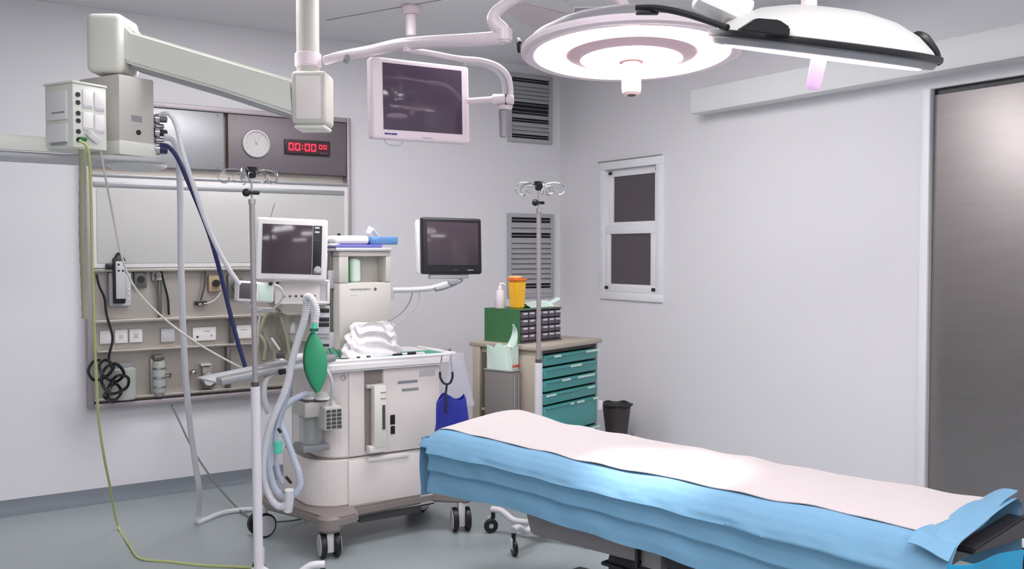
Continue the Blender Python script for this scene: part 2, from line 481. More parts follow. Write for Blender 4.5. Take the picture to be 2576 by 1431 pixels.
part('divider', MB().box((xm - 0.012, BY - 0.06, ZB + 0.062), (xm + 0.012, BY - 0.0125, z2 - 0.012), 0.003), STEELD, con, True)
part('divider', MB().box((xm + 0.015, BY - 0.06, z2 + 0.008), (xm + 0.035, BY - 0.0125, z1 - 0.013), 0.003), STEELD, con, True)
xq = onB(400, 740).x
part('divider', MB().box((xq - 0.01, BY - 0.03, z1 + 0.01), (xq + 0.01, BY - 0.0125, zl - 0.022), 0.003), STEELD, con, True)

# x-ray view box
a, b = onB(228, 447), onB(860, 668)
vb = thing('film_view_box', 'wide white film view box with aluminium clip strip across the steel console', 'light box', ((a.x + b.x) / 2, BY - 0.0125, b.z + 0.002))
zt_ = onB(560, 446).z - 0.012
part('case', MB().box((TLx + fw + 0.002, BY - 0.088, zl + 0.002), (TRx - fw - 0.002, BY - 0.0126, zt_), 0.006), WHITE, vb, True)
part('acrylic_face', MB().box((TLx + fw + 0.025, BY - 0.092, zl + 0.03), (TRx - fw - 0.03, BY - 0.0885, zt_ - 0.085), 0.003), LITE, vb, True)
part('clip_strip', MB().box((TLx + fw + 0.01, BY - 0.098, zt_ - 0.078), (TRx - fw - 0.03, BY - 0.0885, zt_ - 0.05), 0.004), ALU, vb, True)
part('top_rail', MB().box((TLx + fw + 0.002, BY - 0.1, zt_ - 0.018), (TRx - fw - 0.002, BY - 0.0885, zt_ - 0.004), 0.003), ALU, vb, True)
p = onB(838, 592)
part('switch_knob', MB().cyl((p.x, BY - 0.1, p.z), (p.x, BY - 0.0925, p.z), 0.012, seg=14), BLACK, vb, True)

# clock
p = onB(643, 362, 0.07)
ck = thing('wall_clock', 'round white wall clock on the upper steel plate', 'clock', (p.x, BY - 0.0705, p.z))
ry = lambda q, off=0.0: Matrix.Translation((q.x, BY - off, q.z)) @ Matrix.Rotation(PI / 2, 4, 'X')
M = ry(p, 0.0705)
part('rim', MB().lathe([(0.083, 0), (0.086, 0.008), (0.084, 0.02), (0.076, 0.026), (0.073, 0.02), (0.073, 0.006)], 40, M), WHITE, ck, True)
part('dial', MB().lathe([(0, 0.0125), (0.073, 0.0125), (0.073, 0.006), (0, 0.006)], 36, M), LITE, ck, True)
for k in range(12):
    a_ = k * PI / 6
    part('hour_mark', MB().box((-0.0012, 0.058, 0.0128), (0.0012, 0.067, 0.0136), M=M @ Matrix.Rotation(a_, 4, 'Z')), GREYP, ck, True)
mb = MB()
mb.box((-0.0016, -0.005, 0.014), (0.0016, 0.04, 0.0148), M=M @ Matrix.Rotation(0.35, 4, 'Z'))
part('hour_hand', mb, LGREY, ck, True)
part('minute_hand', MB().box((-0.0012, -0.008, 0.0152), (0.0012, 0.055, 0.016), M=M @ Matrix.Rotation(-0.5, 4, 'Z')), LGREY, ck, True)
part('centre_cap', MB().cyl((0, 0, 0.0161), (0, 0, 0.0185), 0.005, M=M, seg=12), GREYP, ck, True)

# digital timer 00:00 00
a, b = onB(715, 351, 0.07), onB(828, 393, 0.07)
z_a = (a.z + onB(827, 356, 0.07).z) / 2; z_b = (b.z + onB(716, 388, 0.07).z) / 2
tm = thing('digital_timer', 'black digital timer with red digits beside the round clock', 'timer', ((a.x + b.x) / 2, BY - 0.0705, z_b))
part('case', MB().box((a.x, BY - 0.09, z_b), (b.x, BY - 0.0705, z_a), 0.002), BLACK, tm, True)
part('face', MB().box((a.x + 0.008, BY - 0.092, z_b + 0.008), (b.x - 0.008, BY - 0.0905, z_a - 0.008)), LEDBOX, tm, True)
W_, H_ = b.x - a.x, z_a - z_b
def seg0(mb, x, z, w, h, t):           # the seven-segment zero
    y0_, y1_ = BY - 0.0945, BY - 0.0921
    g = t * 0.25
    mb.box((x + g, y0_, z + h - t), (x + w - g, y1_, z + h), t * 0.3); mb.box((x + g, y0_, z), (x + w - g, y1_, z + t), t * 0.3)
    for xx in (x, x + w - t):
        mb.box((xx, y0_, z + g), (xx + t, y1_, z + h / 2 - g), t * 0.3); mb.box((xx, y0_, z + h / 2 + g), (xx + t, y1_, z + h - g), t * 0.3)
for k, fx in enumerate((0.065, 0.205, 0.42, 0.56)):
    mb = MB(); seg0(mb, a.x + fx * W_, z_b + 0.24 * H_, 0.115 * W_, 0.52 * H_, 0.0085); part('digit', mb, RED, tm, True)
for fx in (0.74, 0.84):
    mb = MB(); seg0(mb, a.x + fx * W_, z_b + 0.44 * H_, 0.075 * W_, 0.3 * H_, 0.0055); part('digit', mb, RED, tm, True)
mb = MB()
for fz in (0.4, 0.6): mb.box((a.x + 0.36 * W_, BY - 0.0945, z_b + fz * H_ - 0.004), (a.x + 0.382 * W_, BY - 0.0921, z_b + fz * H_ + 0.004))
part('colon', mb, RED, tm, True)
part('caption', MB().box((a.x + 0.75 * W_, BY - 0.0935, z_b + 0.17 * H_), (a.x + 0.93 * W_, BY - 0.0921, z_b + 0.19 * H_)), GREYP, tm, True)

# sockets and plates between the ledges
def plate(p, q, label, m=WHITE, marks=()):
    a, b = onB(*p, 0.02), onB(*q, 0.02)
    t = thing('wall_socket', label, 'socket', ((a.x + b.x) / 2, BY - 0.0127, b.z))
    part('cover_plate', MB().box((a.x, BY - 0.026, b.z), (b.x, BY - 0.0127, a.z), 0.003), m, t, True)
    for (fx, fz, w, h, mm) in marks:
        cx_, cz_ = a.x + fx * (b.x - a.x), b.z + fz * (a.z - b.z)
        part('socket_hole', MB().box((cx_ - w, BY - 0.028, cz_ - h), (cx_ + w, BY - 0.0262, cz_ + h), 0.001), mm, t, True)
plate((250, 832), (284, 864), 'white socket plate nearest the left edge of the steel console')
plate((288, 830), (321, 862), 'white socket plate between two others at the left of the steel console', marks=((0.5, 0.5, 0.012, 0.012, LGREY),))
plate((325, 828), (358, 860), 'third white socket plate from the console left edge', marks=((0.5, 0.5, 0.014, 0.014, LGREY),))
plate((404, 827), (439, 859), 'plain grey blank plate beside the white hanging hose', LGREY)
plate((484, 824), (543, 855), 'long white plate with a black dot and a printed line', marks=((0.2, 0.3, 0.006, 0.006, PORT), (0.6, 0.7, 0.02, 0.002, GREYP), (0.8, 0.35, 0.004, 0.004, GREENPL)))
plate((594, 818), (632, 850), 'white socket plate just left of the front drip stand pole', marks=((0.5, 0.65, 0.02, 0.002, GREYP),))
plate((712, 812), (742, 838), 'pale socket plate behind the breathing hoses', LGREY)

# power plug adaptor on the first plate with a lead, power strip above
a, b = onB(285, 650, 0.06), onB(312, 758, 0.06)
ps = thing('power_strip', 'grey and black power strip hanging at the left of the console', 'power strip', ((a.x + b.x) / 2, BY - 0.05, b.z))
part('body', MB().box((a.x - 0.012, BY - 0.115, b.z - 0.01), (b.x, BY - 0.093, a.z + 0.005), 0.008), BLACK, ps, True)
part('face_plate', MB().box((a.x, BY - 0.128, b.z + 0.018), (b.x - 0.004, BY - 0.1155, a.z - 0.015), 0.004), LGREY, ps, True)
for fx, fz in ((0.28, 0.86), (0.28, 0.72), (0.7, 0.72)):
    x_, z_ = a.x + fx * (b.x - a.x), b.z + fz * (a.z - b.z)
    part('socket', MB().cyl((x_, BY - 0.13, z_), (x_, BY - 0.128, z_), 0.006, seg=12), BLACK, ps, True)
part('hanger', MB().tube([(a.x, BY - 0.105, a.z), (a.x + 0.02, BY - 0.105, a.z + 0.03), (b.x - 0.01, BY - 0.105, a.z)], 0.006), BLACK, ps, True)
part('clamp', MB().box((a.x - 0.05, BY - 0.11, a.z - 0.06), (a.x - 0.013, BY - 0.095, a.z - 0.03), 0.004), BLACK, ps, True)
a, b = onB(270, 685, 0.02), onB(326, 768, 0.02)
pb = thing('pump_box', 'pale grey wall box behind the power strip', 'box', ((a.x + b.x) / 2, BY - 0.0127, b.z))
part('casing', MB().box((a.x, BY - 0.075, b.z), (b.x, BY - 0.0127, a.z), 0.006), LGREY, pb, True)
for k in range(3):
    zz = b.z + 0.04 + k * 0.03
    part('button', MB().cyl((b.x - 0.015, BY - 0.08, zz), (b.x - 0.015, BY - 0.0752, zz), 0.005, seg=10), WHITE, pb, True)

# small boxed gas fittings in the upper bay
def fitting(px_, py_, w, h, m, label, dot=None):
    p = onB(px_, py_, 0.03)
    t = thing('gas_outlet', label, 'gas outlet', (p.x, BY - 0.0127, p.z - h))
    part('body', MB().box((p.x - w, BY - 0.05, p.z - h), (p.x + w, BY - 0.0127, p.z + h), 0.004), m, t, True)
    part('nozzle', MB().cyl((p.x, BY - 0.075, p.z), (p.x, BY - 0.0502, p.z), min(w, h) * 0.55, seg=14), dot or STEELD, t, True)
fitting(352, 702, 0.035, 0.05, STEELD, 'dark gas outlet between grey box and dividing strip', BLACK)
fitting(540, 712, 0.04, 0.05, mat('tan_label', (176, 156, 128)), 'tan gas outlet behind the blue hose', BLACK)
fitting(395, 690, 0.03, 0.035, LGREY, 'pale gas outlet left of the white hanging hose')
fitting(590, 720, 0.045, 0.07, STEELD, 'tall dark gas outlet behind the small side display')
fitting(505, 762, 0.035, 0.012, BLACK, 'flat black twin outlet on the middle ledge', BLACK)
fitting(700, 745, 0.05, 0.04, STEELD, 'dark gas outlet behind the drip stand pole')

# regulators on the lower bay
def flowmeter(px_, py_, label):
    p = onB(px_, py_, 0.05)
    t = thing('suction_regulator', label, 'regulator', (p.x, BY - 0.0127, p.z - 0.12))
    y = BY - 0.06
    part('bracket', MB().box((p.x - 0.04, BY - 0.035, p.z - 0.12), (p.x + 0.04, BY - 0.0127, p.z + 0.1), 0.006), STEELW, t, True)
    part('top_block', MB().box((p.x - 0.03, BY - 0.085, p.z + 0.095), (p.x + 0.03, BY - 0.0355, p.z + 0.125), 0.006), STEELD, t, True)
    part('chamber', MB().lathe([(0, 0), (0.03, 0), (0.036, 0.02), (0.036, 0.17), (0.028, 0.185), (0, 0.185)], 20, Matrix.Translation((p.x, BY - 0.075, p.z - 0.095))), GLASSC, t, True)
    for k in range(3):
        part('band', MB().lathe([(0.0365, 0), (0.039, 0.003), (0.039, 0.011), (0.0365, 0.014)], 20, Matrix.Translation((p.x, BY - 0.075, p.z - 0.07 + 0.055 * k))), CHROME, t, True)
    part('bottom_cap', MB().cyl((p.x, BY - 0.075, p.z - 0.118), (p.x, BY - 0.075, p.z - 0.0955), 0.02, 0.03, 16), CHROME, t, True)
    part('knob', MB().cyl((p.x + 0.065, BY - 0.07, p.z - 0.0), (p.x + 0.0400, BY - 0.05, p.z), 0.014, seg=14), CHROME, t, True)
flowmeter(398, 945, 'clear glass suction regulator low on the console left of the white hose')
def gauge(px_, py_, label, r=0.045):
    p = onB(px_, py_, 0.05)
    t = thing('pressure_gauge', label, 'gauge', (p.x, BY - 0.0127, p.z - r))
    part('mount', MB().box((p.x - 0.03, BY - 0.04, p.z - 0.03), (p.x + 0.03, BY - 0.0127, p.z + 0.08), 0.006), STEELW, t, True)
    Mg = Matrix.Translation((p.x, BY - 0.0405, p.z)) @ Matrix.Rotation(PI / 2, 4, 'X')
    part('body', MB().lathe([(0, 0), (r, 0), (r + 0.003, 0.01), (r + 0.003, 0.035), (r * 0.8, 0.04), (r * 0.78, 0.034), (0, 0.034)], 26, Mg), STEELD, t, True)
    part('dial', MB().lathe([(0, 0.0345), (r * 0.72, 0.0345), (r * 0.72, 0.037), (0, 0.037)], 24, Mg), LITE, t, True)
    part('needle', MB().box((-0.0015, -0.004, 0.0372), (0.0015, r * 0.6, 0.0385), M=Mg @ Matrix.Rotation(0.7, 4, 'Z')), BLACK, t, True)
    part('top_bar', MB().box((p.x - 0.045, BY - 0.06, p.z + 0.085), (p.x + 0.02, BY - 0.0127, p.z + 0.1), 0.004), LGREY, t, True)
gauge(524, 955, 'round pressure gauge low on the console left of the machine tray')
p = onB(485, 936, 0.05)
t = thing('control_knob', 'small bright control knob left of the round pressure gauge', 'knob', (p.x, BY - 0.0127, p.z - 0.03))
part('stem', MB().cyl((p.x, BY - 0.0127, p.z), (p.x, BY - 0.05, p.z), 0.01, seg=12), STEELD, t, True)
part('cap', MB().sph((p.x, BY - 0.062, p.z), 0.02), CHROME, t, True)
p = onB(300, 950, 0.05)
t = thing('suction_jar', 'cloudy grey suction jar behind the tangled black cable', 'jar', (p.x, BY - 0.0127, p.z - 0.13))
part('vessel', MB().lathe([(0, -0.12), (0.06, -0.12), (0.068, -0.09), (0.068, 0.05), (0.05, 0.07), (0, 0.07)], 26, Matrix.Translation((p.x + 0.02, BY - 0.0845, p.z))), GLASSC, t, True)
part('lid', MB().cyl((p.x + 0.02, BY - 0.0845, p.z + 0.071), (p.x + 0.02, BY - 0.0845, p.z + 0.088), 0.055, seg=24), GREYP, t, True)

# cables of the console
def wire(name, pts, r, m, label, cat='cable', seg=7, n=6, rib=0.0):
    mb = MB(); mb.tube(pts, r, seg=seg, n=n, rib=rib)
    return solo(name, mb, m, label, cat)
def wB(l, off): return [onB(x, y, off) for x, y in l]
wire('power_cable', wB([(243, 690), (250, 720), (263, 750), (268, 790), (283, 850), (274, 900), (285, 935)], 0.09), 0.007, BLACK, 'black cable dropping behind the power strip to the cable tangle')
wire('power_cable', wB([(404, 676), (412, 710), (422, 750), (425, 792)], 0.05), 0.007, BLACK, 'black cable in the upper bay left of the white hose')
wire('power_cable', wB([(388, 690), (394, 730), (401, 790)], 0.05), 0.006, STEELD, 'thin grey cable left of the black one in the upper bay')
wire('gas_cable', wB([(517, 676), (514, 720), (505, 755)], 0.06), 0.006, DGREY, 'dark cable dropping to the flat twin outlet')
wire('gas_cable', wB([(556, 735), (543, 752), (525, 762), (500, 765)], 0.07), 0.005, CABW, 'short white cable curling to the flat twin outlet')
random.seed(3)
mb = MB()
cc = [(250, 905), (232, 912), (222, 935), (235, 955), (262, 950), (285, 925), (268, 905), (250, 918), (260, 945), (290, 960), (312, 940), (292, 915), (265, 925), (255, 960), (280, 990), (318, 975), (322, 950), (295, 945), (275, 970), (272, 1000), (290, 1005), (305, 985), (290, 965), (268, 985), (262, 998), (285, 1012)]
mb.tube([onB(x, y, 0.165 + 0.045 * (i % 3)) for i, (x, y) in enumerate(cc)], 0.0085, n=5)
solo('cable_coil', mb, BLACK, 'tangled black cable hanging at the lower left of the console', 'cable')
a = onB(268, 852, 0.03)

# ================================================================ CEILING PENDANT (left)
PZ = 4.0
post = dep(775, 180, PZ)
hb = dep(285, 120, PZ)
pend = thing('ceiling_pendant', 'large cream ceiling supply pendant with a thick sloping arm and square heads', 'pendant', (post.x, post.y, CH))
part('post', MB().cyl((post.x, post.y, CH - 0.001), (post.x, post.y, dep(775, 190, PZ).z), 0.048, seg=36), CREAM2, pend, True)
part('ceiling_flange', MB().cyl((post.x, post.y, CH - 0.001), (post.x, post.y, CH - 0.05), 0.14, seg=36, bev=0.008), CREAM2, pend, True)
mb = MB()
for py_ in (141, 159): 
    q = dep(769, py_, PZ - 0.048); mb.cyl(q, q + _F * 0.01, 0.003, seg=8)
part('screw', mb, STEELD, pend, True)
ax = (post - hb); ax.z = 0; L_ = ax.length; ax.normalize()       # horizontal direction of the arm
ay = Vector((0, 0, 1)).cross(ax)
A4 = Matrix((ax, ay, Vector((0, 0, 1)))).transposed().to_4x4()
hz = lambda y: dep(285, y, PZ).z
pz = lambda y: dep(785, y, PZ).z
A4.translation = Vector((hb.x, hb.y, 0))
# head block (left), its long side faces the viewer
hw = 45 * PZ / FPX
part('head_block', MB().box((-hw, -0.1, hz(192)), (hw, 0.1, hz(46)), 0.028, M=A4, seg=4), CREAM, pend, True)
A4p = A4.copy(); A4p.translation = Vector((post.x, post.y, 0)) + ax * 0.02
part('elbow_block', MB().box((-0.075, -0.085, pz(318)), (0.075, 0.085, pz(186)), 0.02, M=A4p, seg=4), CREAM2, pend, True)
part('elbow_cap', MB().box((-0.066, -0.075, pz(328)), (0.066, 0.075, pz(318)), 0.008, M=A4p, seg=3), CREAM, pend, True)
part('inspection_plate', MB().box((-0.052, -0.0875, pz(305)), (0.052, -0.0855, pz(200)), 0.001, M=A4p), MACH, pend, True)
# arm: side outline as a polygon in (along, up), extruded across
def arm_xy(px_, py_):
    r = ray(px_, py_)
    nrm = ay
    t = (Vector((hb.x, hb.y, 0)) - EYEV).dot(nrm) / r.dot(nrm)
    q = EYEV + r * t
    return ((q - Vector((hb.x, hb.y, 0))).dot(ax), q.z)
poly = [arm_xy(*p) for p in ((322, 56), (350, 88), (500, 133), (745, 206), (752, 300), (740, 292), (560, 232), (345, 170), (322, 160))]
XZ = Matrix(((1, 0, 0, 0), (0, 0, 1, 0), (0, 1, 0, 0), (0, 0, 0, 1)))
part('spring_arm', MB().prism(poly, -0.07, 0.07, 0.012, M=A4 @ XZ, seg=3), CREAM, pend, True)
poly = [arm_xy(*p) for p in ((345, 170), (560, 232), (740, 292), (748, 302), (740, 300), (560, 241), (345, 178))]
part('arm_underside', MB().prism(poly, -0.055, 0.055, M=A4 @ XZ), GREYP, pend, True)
# service head body with a corner towards the viewer
C1 = dep(300, 290, 3.85)
ang = YAW * -1 + math.radians(60)
ang_shelf = YAW * -1 + math.radians(38)
SB = Matrix.Translation((C1.x, C1.y, 0)) @ Matrix.Rotation(ang, 4, 'Z')
sz = lambda y: dep(300, y, 3.85).z
part('service_head', MB().box((0, 0, sz(362)), (0.174, 0.26, sz(186)), 0.006, M=SB), CREAM2, pend, True)
part('head_skirt', MB().box((-0.006, -0.006, sz(388)), (0.18, 0.266, sz(352)), 0.006, M=SB), CREAM, pend, True)
part('label_plate', MB().box((0.06, -0.002, sz(300)), (0.11, 0.0, sz(285)), M=SB), GREYP, pend, True)
part('cable_port', MB().cyl((0.092, -0.004, sz(327)), (0.092, 0.001, sz(327)), 0.011, seg=16, M=SB), PORT, pend, True)
# socket module, smaller, in front left
C2 = dep(183, 280, 3.62)
SM = Matrix.Translation((C2.x, C2.y, 0)) @ Matrix.Rotation(ang, 4, 'Z')
mz = lambda y: dep(183, y, 3.62).z
mod = part('socket_module', MB().box((0, 0, mz(370)), (0.15, 0.175, mz(208)), 0.005, M=SM), CREAM, pend, True)
part('module_cap', MB().box((-0.004, -0.004, mz(208)), (0.152, 0.18, mz(202)), 0.003, M=SM), CREAM, pend, True)
for k, yy in enumerate((236, 256, 283, 302, 329, 350)):
    part('earth_port', MB().cyl((0.022, -0.004, mz(yy)), (0.022, 0.001, mz(yy)), 0.0095, seg=16, M=SM), PORT, pend, True)
for c in range(2):
    for r_ in range(2):
        z_ = mz(262 + 57 * r_ + 3 * c)
        part('socket_face', MB().box((0.042 + 0.052 * c, -0.004, z_ - 0.008), (0.086 + 0.052 * c, 0.0, z_ + 0.065), 0.002, M=SM), WHITE, pend, True)
        part('socket_shutter', MB().box((0.045 + 0.052 * c, -0.006, z_ - 0.006), (0.083 + 0.052 * c, -0.0042, z_ + 0.004), M=SM), LGREY, pend, True)
part('side_switch', MB().box((-0.008, 0.03, mz(298)), (0.0, 0.155, mz(225)), 0.003, M=SM), WHITE, pend, True)
part('side_switch', MB().box((-0.008, 0.03, mz(355)), (0.0, 0.155, mz(308)), 0.003, M=SM), WHITE, pend, True)
part('side_slot', MB().box((-0.01, 0.04, mz(282)), (-0.0082, 0.12, mz(278)), M=SM), GREYP, pend, True)
part('side_slot', MB().box((-0.01, 0.04, mz(361)), (-0.0, 0.13, mz(356)), M=SM), GREYP, pend, True)
# tilted white plug in the last socket
Mpl = SM @ Matrix.Translation((0.08, -0.012, mz(340))) @ Euler((0.5, 0.5, 0.2)).to_matrix().to_4x4()
part('plug', MB().box((-0.03, -0.012, -0.012), (0.03, 0.012, 0.012), 0.004, M=Mpl), WHITE, pend, True)
part('plug', MB().box((-0.012, -0.03, -0.008), (0.018, -0.004, 0.008), 0.004, M=SM @ Matrix.Translation((0.03, 0.01, mz(348)))), GREENPL, pend, True, 'green earth plug')
# shelf under the head, running off the left of the frame
sh = Matrix.Translation((dep(300, 400, 3.85).x, dep(300, 400, 3.85).y, 0)) @ Matrix.Rotation(ang_shelf, 4, 'Z')
s0 = sz(392)
part('shelf', MB().prism([(-0.03, -0.03), (0.185, -0.03), (0.2, 0.26), (0.16, 0.34), (-0.9, 0.34), (-0.9, 0.06), (-0.2, 0.06)], s0 - 0.02, s0, 0.004, M=sh), LGREY, pend, True)
part('shelf_rail', MB().box((-0.9, 0.03, s0 + 0.002), (-0.12, 0.055, s0 + 0.06), 0.004, M=sh), CREAM, pend, True)
pq = SB @ Vector((0.16, 0.1, s0 - 0.02))
part('under_disc', MB().lathe([(0, -0.03), (0.07, -0.026), (0.12, -0.01), (0.125, 0), (0, 0)], 30, Matrix.Translation(pq)), WHITE, pend, True)
# gas connectors on the right side of the service head
for k, (yy, mm, r_) in enumerate(((282, STEELD, 0.02), (300, CHROME, 0.016), (318, BLACK, 0.02), (336, CHROME, 0.014), (362, HOSEB, 0.026))):
    q0 = SB @ Vector((0.17, 0.03 + 0.02 * (k % 2), sz(yy)))
    q1 = SB @ Vector((0.225, -0.02 + 0.02 * (k % 2), sz(yy + 3)))
    part('gas_connector', MB().cyl(q0, q1, r_ * 0.9, r_ * 0.7, 14, bev=0.003), mm, pend, True)
    part('connector_collar', MB().cyl(q0 + (q1 - q0) * 0.35, q0 + (q1 - q0) * 0.6, r_ * 1.1, seg=14), CHROME if k % 2 == 0 else GREYP, pend, True)

# hoses that run down from the pendant
def wD(l): return [dep(x, y, z) for x, y, z in l]
ZF = lambda y: EYE * FPX / (y - 632.4)        # depth of a floor point seen at image row y
wire('white_hose', wD([(412, 344, 3.97), (436, 352, 3.99), (449, 392, 4.0), (454, 500, 4.05), (456, 700, 4.2), (464, 900, 4.4), (476, 1050, 4.55), (492, 1170, 4.7), (501, 1230, 4.8), (500, 1290, 4.98), (499, 1312, 4.97), (512, 1309, 5.0), (560, 1290, 5.14), (610, 1282, 5.2), (660, 1280, 5.22)]), 0.0145, HOSEW, 'thick white hose hanging from the pendant and turning along the floor', 'hose', seg=12)
wire('blue_hose', wD([(404, 364, 3.93), (425, 370, 3.92), (448, 400, 3.92), (470, 450, 3.9), (500, 520, 3.95), (530, 600, 4.0), (555, 690, 4.05), (577, 780, 4.1), (598, 860, 4.12), (617, 922, 4.14)]), 0.0095, HOSEB, 'dark blue gas hose sloping from the pendant to the machine tray', 'hose', seg=10)
wire('gas_hose', wD([(404, 288, 3.93), (425, 287, 3.9), (443, 315, 3.88), (460, 385, 3.86), (488, 470, 3.88), (515, 550, 3.92), (545, 620, 3.97), (575, 675, 4.02), (602, 715, 4.06)]), 0.010, HOSEW, 'white hose sloping from the pendant to the small side display', 'hose', seg=10)
wire('earth_cable', wD([(252, 372, 3.75), (262, 430, 3.8), (280, 520, 3.9), (300, 620, 3.95), (322, 690, 4.0), (360, 750, 4.05), (430, 815, 4.1), (500, 865, 4.12), (560, 900, 4.13), (608, 925, 4.14)]), 0.0045, CABW, 'thin pale cable running from the pendant to the machine tray')
wire('olive_hose', wD([(206, 372, 3.62), (208, 430, 3.66), (207, 520, 3.72), (208, 620, 3.8), (212, 720, 3.88), (214, 800, 3.92)]), 0.0145, HOSEO, 'olive corrugated hose hanging straight down below the pendant sockets', 'hose', seg=10, rib=0.15)
wire('green_cable', wD([(199, 352, 3.55), (222, 380, 3.58), (229, 500, 3.72), (233, 700, 3.9), (240, 900, 4.1), (248, 1050, 4.25), (262, 1150, 4.4), (278, 1230, 4.6), (288, 1290, 4.78), (300, 1330, 4.86), (325, 1370, 4.6), (352, 1404, 4.40), (420, 1412, 4.36), (500, 1421, 4.31), (600, 1426, 4.28), (655, 1429, 4.26)]), 0.006, HOSEY, 'thin yellow green cable hanging to the floor at the far left')
wire('floor_cable', wD([(432, 1018, 5.58), (455, 1068, 5.52), (485, 1130, 5.46), (525, 1192, 5.4), (565, 1243, 5.32), (605, 1284, 5.18), (640, 1305, 5.03), (680, 1312, 4.98), (730, 1310, 4.99), (775, 1302, 5.05)]), 0.0055, CABG, 'thin grey cable slanting from the console to the floor and the machine')

# ================================================================ ANAESTHESIA MACHINE
MX0, MX1, MY0, MY1 = 1.745, 2.355, 4.25, 4.70
mach = thing('anaesthesia_machine', 'large white anaesthesia machine on castors in front of the steel console', 'medical machine', (2.05, 4.45, 0))
def rrect(xa, ya, xb, yb, rfl, r=0.03, n=8):       # outline with a big round front left corner
    pts = []
    for (cx_, cy_, rr, s) in ((xa + rfl, ya + rfl, rfl, PI), (xb - r, ya + r, r, 1.5 * PI), (xb - r, yb - r, r, 0), (xa + r, yb - r, r, 0.5 * PI)):
        for k in range(n + 1):
            t_ = s + k / n * PI / 2
            pts.append((cx_ + rr * math.cos(t_), cy_ + rr * math.sin(t_)))
    return pts
# two storeys with a dark joint between them
part('lower_body', MB().prism(rrect(MX0 - 0.08, MY0, MX1, MY1, 0.16, 0.02), 0.2, 0.43, 0.006), MACH, mach, True)
part('body_joint', MB().prism(rrect(MX0 - 0.072, MY0 + 0.008, MX1 - 0.008, MY1 - 0.005, 0.15, 0.02), 0.43, 0.437), MACHD, mach, True)
part('upper_body', MB().prism(rrect(MX0 - 0.03, MY0 + 0.002, MX1 - 0.002, MY1, 0.13, 0.02), 0.437, 0.868, 0.006), MACH, mach, True)
part('worktop', MB().prism(rrect(MX0 - 0.12, MY0 - 0.06, MX1 + 0.075, MY1 + 0.02, 0.12, 0.05), 0.868, 0.915, 0.012, seg=3), WHITE, mach, True)
mb = MB()
mb.tube([(MX0 - 0.05, MY0 - 0.04, 0.92), (MX0 + 0.2, MY0 - 0.045, 0.92), (MX1 + 0.03, MY0 - 0.045, 0.92), (MX1 + 0.06, MY0 + 0.0, 0.92), (MX1 + 0.06, MY1 - 0.1, 0.92)], 0.009, n=4)
part('worktop_lip', mb, WHITE, mach, True)
f_ = lambda px_, py_, off=0.0: at(px_, py_, 1, MY0 - off)
def fbox(mb, p, q, n, d, bev=0.003):
    a, b = f_(*p), f_(*q)
    return mb.box((a.x, MY0 - n, b.z), (b.x, MY0 + d, a.z), bev)
part('drawer_front', fbox(MB(), (875, 1160), (1100, 1262), 0.008, -0.0005, 0.005), MACH, mach, True)
part('drawer_pull', MB().box((f_(922, 1150).x, MY0 - 0.018, 0.405), (f_(1026, 1140).x, MY0 - 0.0085, 0.428), 0.005), WHITE, mach, True)
dr = part('door_panel', MB().box((f_(962, 930).x, MY0 - 0.01, 0.44), (MX1 - 0.006, MY0 + 0.0015, 0.862), 0.006), MACH, mach, True)
for (p, q) in (((998, 958), (1048, 961)), ((1008, 977), (1050, 980))):
    part('moulded_line', fbox(MB(), p, q, 0.0125, -0.0103, 0.001), GREYP, dr, True)
for (p, q) in (((979, 1043), (991, 1066)), ((980, 1071), (991, 1090))):
    part('lock_slot', fbox(MB(), p, q, 0.014, -0.0103, 0.003), BLACK, dr, True)
part('printed_label', fbox(MB(), (1052, 932), (1092, 944), 0.0115, -0.0102, 0), LGREY, dr, True)
part('side_panel', MB().box((MX0 + 0.10, MY0 - 0.006, 0.44), (f_(915, 950).x, MY0 + 0.0015, 0.862), 0.005), MACH, mach, True)
p = f_(862, 950); part('round_badge', MB().lathe([(0.012, 0), (0.014, 0.002), (0.010, 0.003), (0.0095, 0)], 24, Matrix.Translation((p.x, MY0 - 0.007, p.z)) @ Matrix.Rotation(PI / 2, 4, 'X')), GREYP, mach, True)
# recess with the cream vaporiser unit
part('recess', fbox(MB(), (917, 932), (961, 1128), 0.003, -0.0005, 0), MACHD, mach, True)
un = part('plug_in_unit', fbox(MB(), (930, 968), (961, 1120), 0.055, -0.0035, 0.006), CREAM, mach, True)
part('unit_step', fbox(MB(), (917, 966), (961, 972), 0.03, -0.0035, 0.002), CREAM2, un, True)
part('unit_foot', fbox(MB(), (919, 1120), (962, 1131), 0.05, -0.0035, 0.004), MACH, un, True)
a, b = f_(951, 1015), f_(957, 1075)
part('unit_slot', MB().box((a.x - 0.003, MY0 - 0.0575, b.z), (b.x, MY0 - 0.0553, a.z)), DGREY, un, True)
for yy in (984, 999):
    a = f_(945, yy); part('unit_line', MB().box((a.x, MY0 - 0.0568, a.z - 0.003), (a.x + 0.03, MY0 - 0.0553, a.z + 0.002)), BROWNT, un, True)
